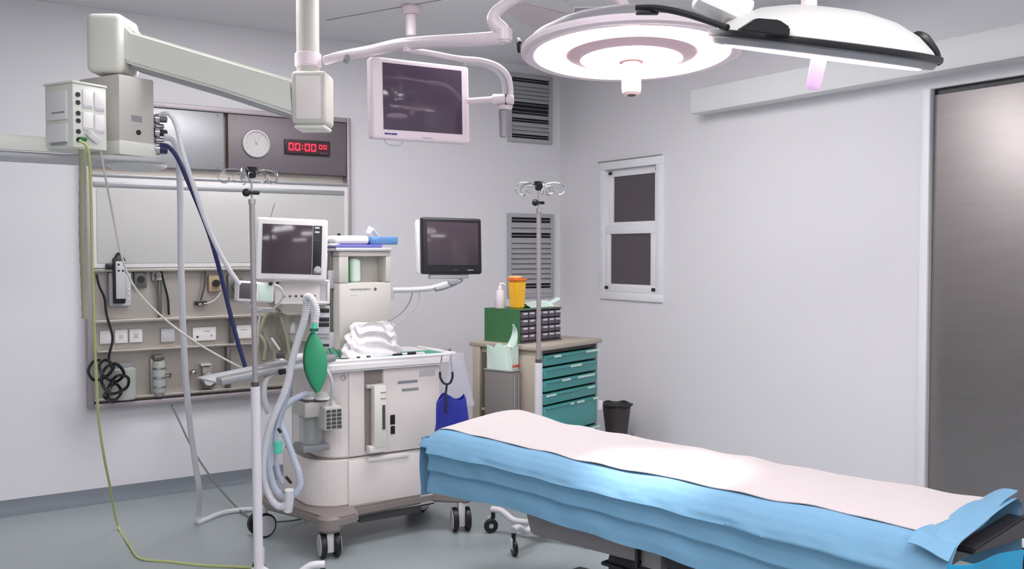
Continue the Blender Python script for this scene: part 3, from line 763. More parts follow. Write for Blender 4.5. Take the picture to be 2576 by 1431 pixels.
# base with castors
base = part('trolley_base', MB().prism([(1.53, 4.55), (1.60, 4.36), (1.66, 4.10), (1.74, 4.075), (1.83, 4.10), (1.86, 4.2), (2.3, 4.235), (2.44, 4.10), (2.5, 4.14), (2.5, 4.7), (1.55, 4.7)], 0.15, 0.2, 0.012, seg=2), MACHD, mach, True)
part('base_lobe', MB().lathe([(0, 0.125), (0.05, 0.125), (0.062, 0.14), (0.062, 0.19), (0.045, 0.203), (0, 0.203)], 24, Matrix.Translation((1.70, 4.14, 0))), MACHD, mach, True)
part('underside_box', MB().box((1.9, 4.25, 0.1), (2.25, 4.5, 0.1495), 0.01), DGREY, mach, True)
part('cable_hook', MB().box((2.2, 4.3, 0.12), (2.35, 4.34, 0.149), 0.004), BLACK, mach, True)
def castor(par, x, y, r, ang, top, w=0.022, gap=0.012, shell=WHITE, disc=GREYP, twin=True, tread=BLACK):
    M = Matrix.Translation((x, y, r)) @ Matrix.Rotation(ang, 4, 'Z')
    mb = MB()
    mb.box((-r * 0.45, -gap, -r * 0.55), (r * 0.45, gap, top - r), 0.004, M=M)
    c = part('castor', mb, shell, par, True)
    for s in ((-1, 1) if twin else (0,)):
        o_ = s * (gap + w / 2 + 0.001)
        Mw = M @ Matrix.Translation((0, o_, 0)) @ Matrix.Rotation(PI / 2, 4, 'X')
        h = w / 2
        part('wheel', MB().lathe([(0, -h), (r * 0.8, -h), (r * 0.97, -h * 0.7), (r, 0), (r * 0.97, h * 0.7), (r * 0.8, h), (0, h)], 28, Mw), tread, c, True)
        if twin: part('wheel_disc', MB().lathe([(0, h + 0.003), (r * 0.8, h + 0.002), (r * 0.84, h - 0.001), (0, h - 0.001)], 28, Mw if s < 0 else M @ Matrix.Translation((0, o_, 0)) @ Matrix.Rotation(-PI / 2, 4, 'X')), disc, c, True)
        else:
            for q in (1, -1): part('wheel_disc', MB().lathe([(0, h + 0.003), (r * 0.45, h + 0.002), (r * 0.5, h - 0.001), (0, h - 0.001)], 20, M @ Matrix.Rotation(q * PI / 2, 4, 'X')), disc, c, True)
    return c
castor(mach, 1.695, 4.14, 0.062, math.radians(80), 0.13, w=0.03, gap=0.017, disc=LGREY)
castor(mach, 2.43, 4.16, 0.062, math.radians(70), 0.155, w=0.03, gap=0.017, disc=LGREY)
castor(mach, 1.535, 4.64, 0.062, math.radians(8), 0.155, w=0.03, gap=0.017, disc=LGREY)
castor(mach, 2.42, 4.62, 0.062, math.radians(20), 0.155, w=0.03, gap=0.017, disc=LGREY)
# rear column and tall cream tower
CYp = 4.42
g_ = lambda px_, py_: at(px_, py_, 1, CYp)
tw0, tw1 = g_(853, 700), g_(984, 700)
tz1 = g_(900, 632).z
m = MB()
wx0, wx1, wz0, wz1 = g_(877, 700).x, g_(971, 700).x, g_(900, 711).z, g_(900, 645).z
m.box((tw0.x, CYp, 0.918), (tw1.x, CYp + 0.24, wz0), 0.008); m.box((tw0.x, CYp, wz1), (tw1.x, CYp + 0.24, tz1), 0.008)
m.box((tw0.x, CYp, wz0 + 0.0), (wx0, CYp + 0.24, wz1), 0.004); m.box((wx1, CYp, wz0), (tw1.x, CYp + 0.24, wz1), 0.004)
m.box((wx0, CYp + 0.1, wz0 - 0.004), (wx1, CYp + 0.24, wz1 + 0.004))
tow = part('tower', m, CREAM2, mach, True)
part('gas_cartridge', MB().cyl((wx0 + 0.05, CYp + 0.045, wz0 + 0.001), (wx0 + 0.05, CYp + 0.045, wz1 - 0.012), 0.032, seg=20, bev=0.008), GLOVE, tow, True)
part('cartridge_stripe', MB().box((wx0 + 0.004, CYp + 0.02, wz0 + 0.001), (wx0 + 0.016, CYp + 0.04, wz1 - 0.03), 0.002), GREENPL, tow, True)
mb = MB(); a = g_(880, 728)
for k in range(11):                     # the small unreadable printed line and emblem under the window
    mb.box((a.x + k * 0.0105, CYp - 0.0012, a.z - 0.004), (a.x + k * 0.0105 + (0.009 if k % 3 else 0.007), CYp - 0.0002, a.z + 0.004))
part('printed_name', mb, GREYP, tow, True)
a = g_(944, 727); part('printed_emblem', MB().cyl((a.x, CYp - 0.0015, a.z), (a.x, CYp - 0.0002, a.z), 0.008, seg=14), STEELD, tow, True)
a = g_(882, 742); part('printed_line', MB().box((a.x, CYp - 0.001, a.z - 0.002), (a.x + 0.04, CYp - 0.0002, a.z + 0.001)), LGREY, tow, True)
part('tower_top', MB().box((tw0.x - 0.02, CYp - 0.012, tz1 + 0.0005), (tw1.x + 0.005, CYp + 0.25, tz1 + 0.018), 0.006), LGREY, mach, True)
a = g_(893, 818); part('tower_button', MB().cyl((a.x, CYp - 0.006, a.z), (a.x, CYp - 0.0002, a.z), 0.009, seg=12), GREYP, tow, True)
rx0, rx1 = at(830, 700, 1, 4.5).x, at(851, 700, 1, 4.5).x
part('steel_column', MB().box((rx0, 4.5, 0.918), (rx1 - 0.003, 4.56, at(840, 610, 1, 4.5).z), 0.004), STEELD, mach, True)
part('column_carriage', MB().box((rx0 - 0.015, 4.48, at(840, 725, 1, 4.5).z), (rx1 - 0.006, 4.499, at(840, 680, 1, 4.5).z), 0.004), LGREY, mach, True)
part('column_carriage', MB().box((rx0 - 0.008, 4.48, at(840, 885, 1, 4.5).z), (rx1 - 0.006, 4.499, at(840, 835, 1, 4.5).z), 0.004), LGREY, mach, True)
# module box under the monitor with its row of dots
M, w, h = frame((690, 703), (830, 703), (690, 766), 4.28, 4.34)
mo = part('ventilator_module', MB().box((0, 0, 0), (w, 0.16, h), 0.008, M=M), MACH, mach, True)
mb = MB()
for lo, hi in (((0.004, h - 0.012), (w - 0.004, h - 0.002)), ((0.004, 0.002), (w - 0.004, 0.014))): mb.box((lo[0], -0.008, lo[1]), (hi[0], -0.0002, hi[1]), 0.003, M=M)
mb.box((w - 0.014, -0.008, 0.0145), (w - 0.004, -0.0002, h - 0.0125), 0.003, M=M)
part('module_rim', mb, WHITE, mo, True)
for k, px_ in enumerate((714, 729, 744, 759, 776, 791)):
    x_ = (px_ - 690) / 140 * w
    part('module_port', MB().cyl((x_, -0.004, h * 0.33), (x_, 0.0005, h * 0.33), 0.0055, seg=12, M=M), DGREY, mo, True)
part('module_key', MB().cyl((w * 0.06, -0.006, h * 0.9), (w * 0.06, -0.0003, h * 0.9), 0.008, seg=12, M=M), BLACK, mo, True)
part('module_plate', MB().box((w * 0.83, -0.003, 0.02), (w * 0.93, -0.0003, h - 0.02), M=M), LGREY, mo, True)
# rack with black slots below it
M, w, h = frame((797, 768), (830, 768), (797, 876), 4.4, 4.42)
ra = part('slot_rack', MB().box((-0.01, 0, 0), (w, 0.12, h), 0.004, M=M), LGREY, mach, True)
for fz, hh in ((0.93, 0.02), (0.72, 0.02), (0.6, 0.02), (0.35, 0.008), (0.27, 0.008), (0.1, 0.012)):
    part('rack_slot', MB().box((0.004, -0.004, fz * h - hh), (w - 0.003, -0.0003, fz * h), 0.002, M=M), BLACK if hh > 0.01 else GREYP, ra, True)
# small side display on an arm
M, w, h = frame((600, 705), (692, 711), (602, 757), 4.1, 4.2)
sd = part('side_display', MB().box((0, 0, 0), (w, 0.05, h), 0.01, M=M, seg=3), WHITE, mach, True)
part('side_screen', MB().box((0.006, -0.003, 0.012), (w * 0.5, -0.0003, h - 0.01), 0.003, M=M), DGREY, sd, True)
part('key_field', MB().box((w * 0.56, -0.003, 0.008), (w * 0.93, -0.0003, h - 0.012), 0.002, M=M), GLOVE, sd, True)
part('side_knob', MB().cyl((w * 0.86, -0.014, h - 0.006), (w * 0.86, -0.0005, h - 0.006), 0.008, seg=12, M=M), BLACK, sd, True)
part('side_arm', MB().tube([M @ Vector((w * 0.5, 0.03, 0.0)), M @ Vector((w * 0.5, 0.05, -0.03)), M @ Vector((w + 0.04, 0.1, -0.03))], 0.012), LGREY, mach, True)
# main monitor
M, w, h = frame((646, 545), (826, 553), (654, 702), 4.16, 4.24)
mn = part('monitor', MB().box((0, 0, 0), (w, 0.07, h), 0.012, M=M, seg=3), WHITE, mach, True)
X_ = lambda px_: (px_ - 650) / (830 - 650) * w
part('monitor_screen', MB().box((X_(665), -0.003, h * 0.1), (X_(791), -0.0003, h * 0.895), 0.002, M=M), SCREEN, mn, True)
part('key_strip', MB().box((X_(792.5), -0.003, h * 0.1), (X_(815), -0.0003, h * 0.895), 0.002, M=M), BLACK, mn, True)
for fz in (0.86, 0.79, 0.65):
    part('key', MB().box((X_(796), -0.005, h * fz - 0.004), (X_(808), -0.0032, h * fz + 0.004), 0.001, M=M), WHITE if fz > 0.7 else DGREY, mn, True)
part('dial_plate', MB().box((X_(796), -0.0045, h * 0.115), (X_(814), -0.0032, h * 0.2), 0.001, M=M), ALU, mn, True)
part('dial', MB().cyl((X_(806), -0.018, h * 0.185), (X_(806), -0.0047, h * 0.185), 0.015, seg=20, M=M, bev=0.003), LGREY, mn, True)
p = dep(680, 549, 4.2); p2 = dep(691, 512, 4.2)
part('antenna', MB().cyl(p, p2, 0.0022, seg=8), GREYP, mn, True)
part('monitor_neck', MB().box((w * 0.4, 0.0705, h * 0.2), (w * 1.02, 0.13, h * 0.5), 0.01, M=M), LGREY, mach, True)
# side tray that sticks out to the left (long flat bar)
pa, pb_, pc = dep(556, 952, 4.05), dep(845, 892, 4.42), dep(612, 932, 4.35)
xv = (pb_ - pa).normalized(); yv = Vector((-xv.y, xv.x, 0)).normalized(); zv = xv.cross(yv)
MT = Matrix((xv, yv, zv)).transposed().to_4x4(); MT.translation = pa
LT = (pb_ - pa).length
part('side_rail', MB().box((0, 0, -0.032), (LT, 0.06, 0), 0.006, M=MT), ALU, mach, True)
part('rail_clamp', MB().box((0.27, -0.012, -0.038), (0.33, -0.0005, -0.012), 0.004, M=MT), BLACK, mach, True)
part('rail_tray', MB().box((0.0, 0.0605, -0.03), (LT - 0.02, 0.26, -0.02), 0.003, M=MT), LGREY, mach, True)
mb = MB()
mb.tube(wD([(676, 1040, 4.2), (664, 1000, 4.2), (668, 958, 4.21), (695, 936, 4.24), (740, 926, 4.26), (765, 922, 4.28)]), 0.014, seg=10)
part('grab_handle', mb, LGREY, mach, True)
# absorber block on the left front corner, with valve domes and canister
ab = part('absorber_block', MB().box((1.6, 4.2, 0.66), (1.76, 4.36, 0.735), 0.012), CREAM2, mach, True)
part('absorber_seal', MB().box((1.61, 4.21, 0.736), (1.74, 4.35, 0.744), 0.003), DGREY, ab, True)
part('canister', MB().lathe([(0, 0), (0.052, 0), (0.056, 0.01), (0.056, 0.13), (0, 0.13)], 24, Matrix.Translation((1.665, 4.29, 0.525))), GLASSC, ab, True)
part('canister_core', MB().cyl((1.665, 4.29, 0.54), (1.665, 4.29, 0.655), 0.035, seg=18), STEELD, ab, True)
part('canister_base', MB().box((1.6, 4.225, 0.49), (1.74, 4.36, 0.524), 0.01), GREYP, ab, True)
for x_, y_ in ((1.69, 4.2), (1.645, 4.25)):
    part('valve_dome', MB().lathe([(0, 0), (0.03, 0), (0.032, 0.015), (0.024, 0.035), (0, 0.045)], 20, Matrix.Translation((x_, y_, 0.7452))), GLASSC, ab, True)
    part('valve_collar', MB().cyl((x_, y_, 0.7452), (x_, y_, 0.757), 0.034, seg=20), WHITE, ab, True)
Mk = Matrix.Translation((f_(783, 1067).x + 0.003, MY0 - 0.0105, f_(783, 1067).z))
kp = part('keypad', MB().box((1.675, 4.135, 0.605), (1.765, 4.248, 0.715), 0.006), CREAM2, mach, True)
for r_ in range(5):
    for c in range(3):
        part('key', MB().box((1.682 + c * 0.027, 4.131, 0.613 + r_ * 0.019), (1.703 + c * 0.027, 4.1345, 0.627 + r_ * 0.019), 0.001), DGREY, kp, True)
part('gauge_window', fbox(MB(), (834, 1022), (853, 1058), 0.016, -0.0065, 0.004), GREYP, mach, True)
p = f_(843, 1038, 0.018); part('gauge_lamp', MB().sph((p.x, MY0 - 0.017, p.z), 0.008), WHITE, mach, True)
mb = MB(); mb.tube(wD([(818, 925, 4.33), (832, 950, 4.32), (836, 985, 4.32), (830, 1020, 4.33)]), 0.008)
part('guard_bow', mb, LGREY, mach, True)
# bracket arm of the small black screen
part('arm_bracket', MB().box((tw1.x + 0.001, CYp + 0.03, at(1000, 752, 1, CYp).z), (tw1.x + 0.035, CYp + 0.12, at(1000, 722, 1, CYp).z), 0.004), LGREY, mach, True)
mb = MB(); mb.tube(wD([(990, 730, 4.62), (1040, 729, 4.62), (1085, 725, 4.64), (1125, 713, 4.68)]), 0.014, seg=10, flat=1.0)
arm2 = part('screen_arm', mb, LGREY, mach, True)
mb = MB(); mb.tube(wD([(1095, 728, 4.63), (1120, 722, 4.66), (1150, 710, 4.72), (1160, 704, 4.76)]), 0.012); part('arm_joint', mb, GREYP, mach, True)
part('joint_disc', MB().cyl(dep(1135, 716, 4.7), dep(1135, 706, 4.7), 0.036, seg=20, bev=0.004), GREYP, mach, True)
M, w, h = frame((1062, 545), (1212, 550), (1070, 689), 4.62, 4.78)
bs = part('black_screen', MB().box((0, 0, 0), (w, 0.045, h), 0.014, M=M, seg=4), BLACK, mach, True, 'small black flat screen on a side arm')
part('screen_shell', MB().box((-0.012, 0.03, 0.0), (w - 0.02, 0.075, h - 0.01), 0.012, M=M, seg=3), WHITE, bs, True)
part('screen_face', MB().box((0.024, -0.002, 0.045), (w - 0.024, -0.0003, h - 0.024), 0.001, M=M), SCREEN, bs, True)
part('screen_mark', MB().box((w * 0.74, -0.0015, 0.018), (w * 0.84, -0.0003, 0.023), M=M), GREYP, bs, True)
part('screen_mark', MB().box((w * 0.5, -0.0015, 0.018), (w * 0.58, -0.0003, 0.022), M=M), DGREY, bs, True)
part('screen_foot', MB().box((w * 0.15, 0.02, -0.022), (w * 0.8, 0.06, -0.0005), 0.006, M=M), LGREY, bs, True)
wire('screen_cable', wD([(1038, 735, 4.66), (1030, 760, 4.68), (1012, 785, 4.7), (988, 802, 4.72), (975, 808, 4.73)]), 0.003, GREYP, 'thin grey cable sagging below the arm of the black screen')
wire('screen_cable', wD([(1056, 733, 4.66), (1050, 765, 4.68), (1025, 795, 4.7), (1000, 815, 4.72), (985, 835, 4.74)]), 0.003, CABW, 'thin pale cable looping lower below the arm of the black screen')

# things on the machine
tt = thing('sensor_case', 'white rounded case in a blue tray on top of the cream tower', 'case', (g_(890, 625).x, CYp + 0.08, tz1 + 0.019))
z_ = tz1 + 0.0185
part('tray', MB().box((g_(838, 0).x, CYp + 0.0, z_), (g_(960, 0).x, CYp + 0.16, z_ + 0.016), 0.006), INDIGO, tt, True)
part('case', MB().box((g_(840, 0).x, CYp + 0.01, z_ + 0.0165), (g_(930, 0).x, CYp + 0.15, z_ + 0.062), 0.02, seg=4), WHITE, tt, True)
part('bow', MB().tube([(g_(852, 0).x, CYp + 0.02, z_ + 0.014), (g_(840, 0).x - 0.02, CYp + 0.0, z_ + 0.014), (g_(832, 0).x - 0.01, CYp + 0.05, z_ + 0.014), (g_(842, 0).x, CYp + 0.09, z_ + 0.014)], 0.007), LGREY, tt, True)
mb = MB()
def blob(c, s, amp, sd, nu=24, nv=14):
    rr = random.Random(sd)
    ph = [(rr.uniform(1, 4), rr.uniform(1, 5), rr.uniform(0, 6)) for _ in range(5)]
    def fn(u, v):
        a_, b_ = u * 2 * PI, (v - 0.5) * PI
        d = 1 + amp * sum(math.sin(round(p[0]) * a_ + p[2]) * math.cos(p[1] * b_ * 2 + p[2]) for p in ph) * math.cos(b_) 
        return Vector((c[0] + s[0] * d * math.cos(a_) * abs(math.cos(b_)) ** 0.7, c[1] + s[1] * d * math.sin(a_) * abs(math.cos(b_)) ** 0.7, c[2] + s[2] * math.sin(b_)))
    return fn
solo('wrapped_package', MB().box((g_(932, 0).x, CYp + 0.01, z_ + 0.0165), (g_(1002, 0).x, CYp + 0.12, z_ + 0.058), 0.008, M=Matrix.Identity(4)), WRAPB, 'blue plastic wrapped package at the right end on the tower top', 'package')
pp = [(g_(x, y).x, CYp + 0.06, g_(x, y).z) for x, y in ((938, 598), (945, 572), (952, 570), (958, 590), (968, 592), (965, 600))]
mb = MB(); mb.grid(lambda u, v: Vector((pp[0][0] + u * 0.06 + 0.01 * math.sin(5 * v), CYp + 0.04 + 0.03 * v, z_ + 0.06 + max(0.0, (1 - abs(u - 0.35) / 0.5)) * 0.06 * (0.6 + 0.4 * v))), 10, 4, thick=0.002)
solo('clear_wrapper', mb, CLEARB, 'crumpled clear plastic wrapper standing up on the blue package', 'wrapper')
zt = 0.9155
WX0, WX1 = f_(905, 0).x, f_(1110, 0).x
mb = MB(); mb.box((f_(898, 900).x, MY0 - 0.0, zt), (MX1 + 0.03, CYp - 0.004, zt + 0.007), 0.003)
solo('green_mat', mb, GREENM, 'green rubber mat lying on the machine worktop', 'mat')
def pack(u, v):                        # crumpled white plastic pack leaning on the tower
    a_ = u * 2 * PI
    e = lambda t_: math.copysign(abs(t_) ** 0.5, t_)
    hx, hy = 0.155 - 0.05 * v, 0.055 - 0.035 * v
    n_ = 0.005 * math.sin(9 * u * 6 + 5 * v) + 0.005 * math.sin(17 * v + 11 * u) + 0.006 * math.sin(31 * u + 23 * v)
    k = 0.0 if v > 0.999 else 1.0
    return Vector((2.0 + 0.02 * v + k * (hx + n_) * e(math.cos(a_)), 4.32 + 0.03 * v + k * (hy + n_) * e(math.sin(a_)), zt + 0.0075 + 0.165 * v + (0.012 * math.sin(7 * a_) if 0.3 < v < 1 else 0)))
mb = MB(); mb.grid(pack, 60, 24)
solo('plastic_pack', mb, WRAP, 'crumpled white plastic pack with fine print on the machine worktop', 'package', sharp=0.9)
for (x, y, w_, d_, m_, nm, lab) in ((2.075, 4.215, 0.05, 0.02, BLACK, 'clip', 'small black clip at the foot of the white plastic pack'),
                                (2.17, 4.24, 0.045, 0.018, BLACK, 'clip', 'black clip lying right of the white plastic pack'),
                                (1.93, 4.215, 0.02, 0.014, DGREY, 'stopper', 'small dark stopper left on the worktop edge'),
                                (1.875, 4.21, 0.018, 0.014, DGREY, 'stopper', 'dark stopper nearest the green breathing bag on the worktop')):
    solo(nm, MB().box((x, y, zt + 0.0076 if x > 1.95 else zt + 0.0003), (x + w_, y + d_, zt + 0.022), 0.004), m_, lab, 'clip')
mb = MB(); mb.prism([(2.13, 4.26), (2.27, 4.25), (2.29, 4.3), (2.15, 4.31)], zt + 0.0076, zt + 0.014, 0.002)
solo('paper_pouch', mb, WHITE, 'flat white pouch lying on the green mat', 'pouch')
mb = MB(); mb.grid(lambda u, v: Vector((MX0 + 0.04 + 0.075 * u, 4.34 + 0.055 * v, zt + 0.006 + 0.05 * v * (1 - 0.4 * u) + 0.006 * math.sin(14 * u))), 10, 6, thick=0.004)
solo('green_pouch', mb, BAGGD, 'dark green folded pouch beside the foot of the cream tower', 'pouch')

# breathing system: green bag, white hoses
bagc = dep(792, 910, 4.05)
bt_, bb_ = dep(790, 835, 4.05), dep(800, 987, 4.05)
bg = thing('breathing_bag', 'flat green rubber breathing bag hanging in front of the machine', 'bag', bb_)
ux = _R; uz = (bt_ - bb_).normalized(); uy = uz.cross(ux)
MBG = Matrix((ux, uy, uz)).transposed().to_4x4(); MBG.translation = bb_
HB = (bt_ - bb_).length
def bagf(u, v):
    a_ = u * 2 * PI
    w_ = math.sin(PI * min(max(v, 0.0), 1)) ** 0.8 * 0.046 + 0.003
    return MBG @ Vector((w_ * math.cos(a_) * 1.0, 0.45 * w_ * math.sin(a_), HB * v))
mb = MB(); mb.grid(bagf, 32, 24); part('bag_body', mb, BAGG, bg, True, sharp=1.2)
mb = MB()
mb.tube([MBG @ Vector((-(math.sin(PI * v) ** 0.8 * 0.046 + 0.006), 0.004, HB * v)) for v in [k / 12 for k in range(13)]], 0.006, n=3)
part('bag_seam', mb, BAGGD, bg, True)
part('neck_connector', MB().cyl(bt_, dep(792, 812, 4.05), 0.017, 0.012, 18), TEALP, bg, True)
part('neck_band', MB().cyl(bt_ + Vector((0, 0, 0.004)), bt_ + Vector((0, 0, 0.016)), 0.019, seg=18), BAGGD, bg, True)
R_ = 0.0165
bh = thing('breathing_hose', 'white corrugated breathing hose hooked over and looping down beside the front drip stand', 'hose', dep(700, 1275, 4.05))
mb = MB(); mb.tube(wD([(793, 806, 4.05), (796, 780, 4.05), (785, 752, 4.06), (772, 748, 4.08), (770, 775, 4.1), (764, 810, 4.1), (748, 860, 4.1), (733, 915, 4.1), (724, 960, 4.1), (710, 1000, 4.1), (690, 1045, 4.1), (672, 1100, 4.1), (664, 1160, 4.1), (668, 1215, 4.1), (684, 1258, 4.09), (706, 1274, 4.08), (726, 1262, 4.07), (728, 1240, 4.06)]), R_, seg=12, n=12, rib=0.12)
part('outer_hose', mb, HOSEW, bh, True)
mb = MB(); mb.tube(wD([(728, 960, 4.16), (716, 1010, 4.16), (706, 1060, 4.16), (722, 1105, 4.15), (738, 1150, 4.14), (752, 1190, 4.13), (755, 1222, 4.12), (738, 1246, 4.11), (712, 1250, 4.1), (692, 1228, 4.1), (680, 1190, 4.1), (676, 1140, 4.11), (682, 1090, 4.13), (698, 1045, 4.15), (730, 1010, 4.2), (758, 995, 4.24), (772, 990, 4.26)]), R_ * 0.95, seg=12, n=12, rib=0.12)
part('inner_hose', mb, HOSEC, bh, True)
mb = MB(); mb.tube(wD([(738, 880, 4.14), (730, 940, 4.13), (718, 1000, 4.13), (700, 1060, 4.13), (693, 1120, 4.13), (698, 1180, 4.13), (712, 1215, 4.13)]), 0.012, seg=10, n=10, rib=0.1)
part('clear_line', mb, HOSEC, bh, True)
part('green_sleeve', MB().cyl(dep(700, 1110, 4.08), dep(699, 1140, 4.08), 0.019, seg=16, bev=0.003), TEALP, bh, True, 'teal sleeve on the hose')
part('elbow', MB().tube(wD([(728, 1232, 4.06), (727, 1262, 4.07), (724, 1285, 4.08)]), 0.02, seg=12), HOSEW, bh, True)
part('clip', MB().box((-0.02, -0.006, -0.006), (0.02, 0.006, 0.006), 0.003, M=Matrix.Translation(dep(726, 1207, 4.09)) @ Matrix.Rotation(-YAW, 4, 'Z') @ Matrix.Rotation(0.9, 4, 'Y')), BLACK, bh, True)
part('clip', MB().box((-0.012, -0.006, -0.006), (0.012, 0.006, 0.006), 0.003, M=Matrix.Translation(dep(703, 1083, 4.06)) @ Matrix.Rotation(-YAW, 4, 'Z') @ Matrix.Rotation(0.9, 4, 'Y')), BLACK, bh, True)
mb = MB(); mb.tube(wD([(790, 835, 4.3), (792, 790, 4.28), (788, 765, 4.26), (778, 758, 4.25)]), 0.02, seg=12, n=10, rib=0.1)
solo('hose_support', mb, WHITE, 'curved white hose holder standing up from the machine behind the green bag', 'holder')
# folded film and tubes clutter on the side tray, left of the hoses
film = thing('tubing_bundle', 'bundle of clear olive plastic film and tubes standing on the machine side tray', 'tubing', dep(690, 900, 4.4))
def filmf(x0_, x1_, yb, yt, d, sd):
    def fn(u, v):
        p = dep(x0_ + (x1_ - x0_) * u + 6 * math.sin(6 * v + sd), yb + (yt - yb) * v + 5 * math.sin(7 * u + sd), d + 0.03 * math.sin(9 * u + 3 * v + sd))
        return p
    return fn
mb = MB(); mb.grid(filmf(650, 735, 905, 790, 4.42, 1), 16, 12, thick=0.002); part('film', mb, BROWNT, film, True)
mb = MB(); mb.tube(wD([(645, 905, 4.38), (650, 860, 4.38), (658, 820, 4.38), (672, 790, 4.4), (700, 775, 4.42)]), 0.009); part('tube', mb, HOSEO, film, True)
mb = MB(); mb.tube(wD([(664, 905, 4.37), (668, 870, 4.37), (660, 850, 4.37), (650, 840, 4.38)]), 0.008); part('tube', mb, HOSEO, film, True)
mb = MB(); mb.tube(wD([(728, 895, 4.38), (722, 850, 4.38), (712, 815, 4.39), (703, 780, 4.42)]), 0.008); part('tube', mb, HOSEO, film, True)
mb = MB(); mb.cyl(dep(683, 850, 4.34), dep(704, 880, 4.34), 0.005, seg=10); part('white_stick', mb, WHITE, film, True)
part('foot_clip', MB().box((-0.02, -0.01, -0.012), (0.02, 0.01, 0.012), 0.004, M=Matrix.Translation(dep(706, 895, 4.33))), DGREY, film, True)
wire('sensor_cable', wD([(690, 716, 4.1), (705, 724, 4.1), (712, 745, 4.12), (690, 775, 4.15), (660, 782, 4.2), (650, 815, 4.22), (646, 870, 4.24)]), 0.0055, CABW, 'white sensor cable curling down from the side display')

# items hanging at the right of the machine
hx = at(1125, 940, 1, 4.4)
mb = MB()
kb = dep(1136, 1064, 4.55)
def sack(u, v):
    a_ = u * 2 * PI
    w_ = (0.085 - 0.015 * v) * (1 + 0.05 * math.sin(5 * a_ + 4 * v)); d_ = 0.045 * (1 + 0.15 * math.sin(3 * a_))
    if v > 0.999: w_ *= 0.9
    return Vector((kb.x, kb.y, kb.z - 0.06)) + _R * (w_ * math.cos(a_)) + _F * (d_ * math.sin(a_)) + Vector((0, 0, 0.19 * v + 0.015 * math.sin(3 * a_ + 1) * v))
mb = MB(); mb.grid(sack, 28, 12)
mb.box((-0.06, -0.03, -0.06), (0.06, 0.03, 0.1), 0.02, M=Matrix.Translation(kb) @ Matrix.Rotation(-YAW, 4, 'Z'))
solo('blue_bag', mb, BLUEB, 'deep blue bag hanging at the right side of the machine', 'bag', sharp=1.2)
mb = MB()
def csack(u, v):
    a_ = u * 2 * PI
    w_ = 0.085 - 0.055 * v; d_ = 0.03
    c = dep(1150, 1020, 4.75)
    return c + _R * (w_ * math.cos(a_) * (1 + 0.1 * math.sin(4 * a_))) + _F * (d_ * math.sin(a_)) + Vector((0, 0, 0.27 * v))
mb.grid(csack, 26, 12)
solo('clear_bag', mb, CLEARB, 'clear plastic bag hanging from a hook behind the blue bag', 'bag', sharp=1.2)
st = thing('stethoscope', 'black stethoscope hanging above the blue bag', 'stethoscope', dep(1125, 1040, 4.48))
mb = MB(); mb.tube(wD([(1107, 935, 4.47), (1108, 950, 4.47), (1117, 964, 4.47), (1131, 964, 4.47), (1138, 950, 4.47), (1138, 935, 4.47)]), 0.0058, n=8); part('earpiece_bow', mb, BLACK, st, True)
mb = MB(); mb.tube(wD([(1124, 967, 4.47), (1122, 985, 4.47), (1121, 1005, 4.465), (1121, 1040, 4.46)]), 0.0055); part('tube', mb, BLACK, st, True)
for x in (1107, 1138):
    part('ear_tube', MB().tube(wD([(x, 934, 4.47), (x + (2 if x < 1120 else -2), 912, 4.47), (x + (5 if x < 1120 else -5), 895, 4.46)]), 0.003), CHROME, st, True)
part('corner_hook', MB().tube([(MX1 + 0.06, 4.3, 0.925), (MX1 + 0.1, 4.32, 0.93), (MX1 + 0.105, 4.34, 0.9), (MX1 + 0.1, 4.36, 0.89)], 0.008), GREYP, mach, True)

# ================================================================ CEILING MONITOR AND LAMP ARMS
J = dep(1268, 92, 3.3)
la = thing('lamp_boom', 'long white boom arm coloured pink for the lamp glow from the pendant post to the round surgical lamp', 'lamp arm', (J.x, J.y, J.z))
mb = MB(); mb.tube(wD([(818, 152, 4.0), (860, 140, 3.95), (930, 128, 3.82), (1000, 113, 3.66), (1080, 106, 3.52), (1180, 101, 3.38), (1262, 95, 3.3)]), 0.022, seg=14, rs=[0.02, 0.02, 0.022, 0.023, 0.024, 0.024, 0.024])
part('horizontal_tube', mb, PWHITE, la, True)
part('post_collar', MB().cyl(Vector((post.x, post.y, dep(818, 152, 4.0).z - 0.03)), Vector((post.x, post.y, dep(818, 152, 4.0).z + 0.03)), 0.056, seg=28, bev=0.005), PWHITE, la, True)
part('knuckle', MB().cyl(J - Vector((0, 0, 0.02)), J + Vector((0, 0, 0.03)), 0.03, seg=22, bev=0.006), PWHITE, la, True)
part('end_cap', MB().cyl(dep(868, 146, 3.9), dep(878, 150, 3.9), 0.02, seg=16), LAMPG, la, True)
mb = MB(); mb.tube(wD([(1280, 92, 3.3), (1262, 74, 3.3), (1243, 55, 3.3), (1247, 32, 3.3), (1275, 10, 3.28), (1320, -10, 3.25), (1380, -18, 3.2), (1430, -14, 3.18)]), 0.022, seg=14, rs=[0.019, 0.026, 0.026, 0.021, 0.018, 0.017, 0.02, 0.024])
part('yoke_tube', mb, PWHITE, la, True)
q = dep(1425, -14, 3.18)
part('ceiling_post', MB().cyl(Vector((q.x, q.y, q.z - 0.015)), Vector((q.x, q.y, CH - 0.001)), 0.03, seg=24), PWHITE, la, True)
part('ceiling_flange', MB().cyl(Vector((q.x, q.y, CH - 0.05)), Vector((q.x, q.y, CH - 0.0012)), 0.1, seg=30, bev=0.006), PWHITE, la, True)

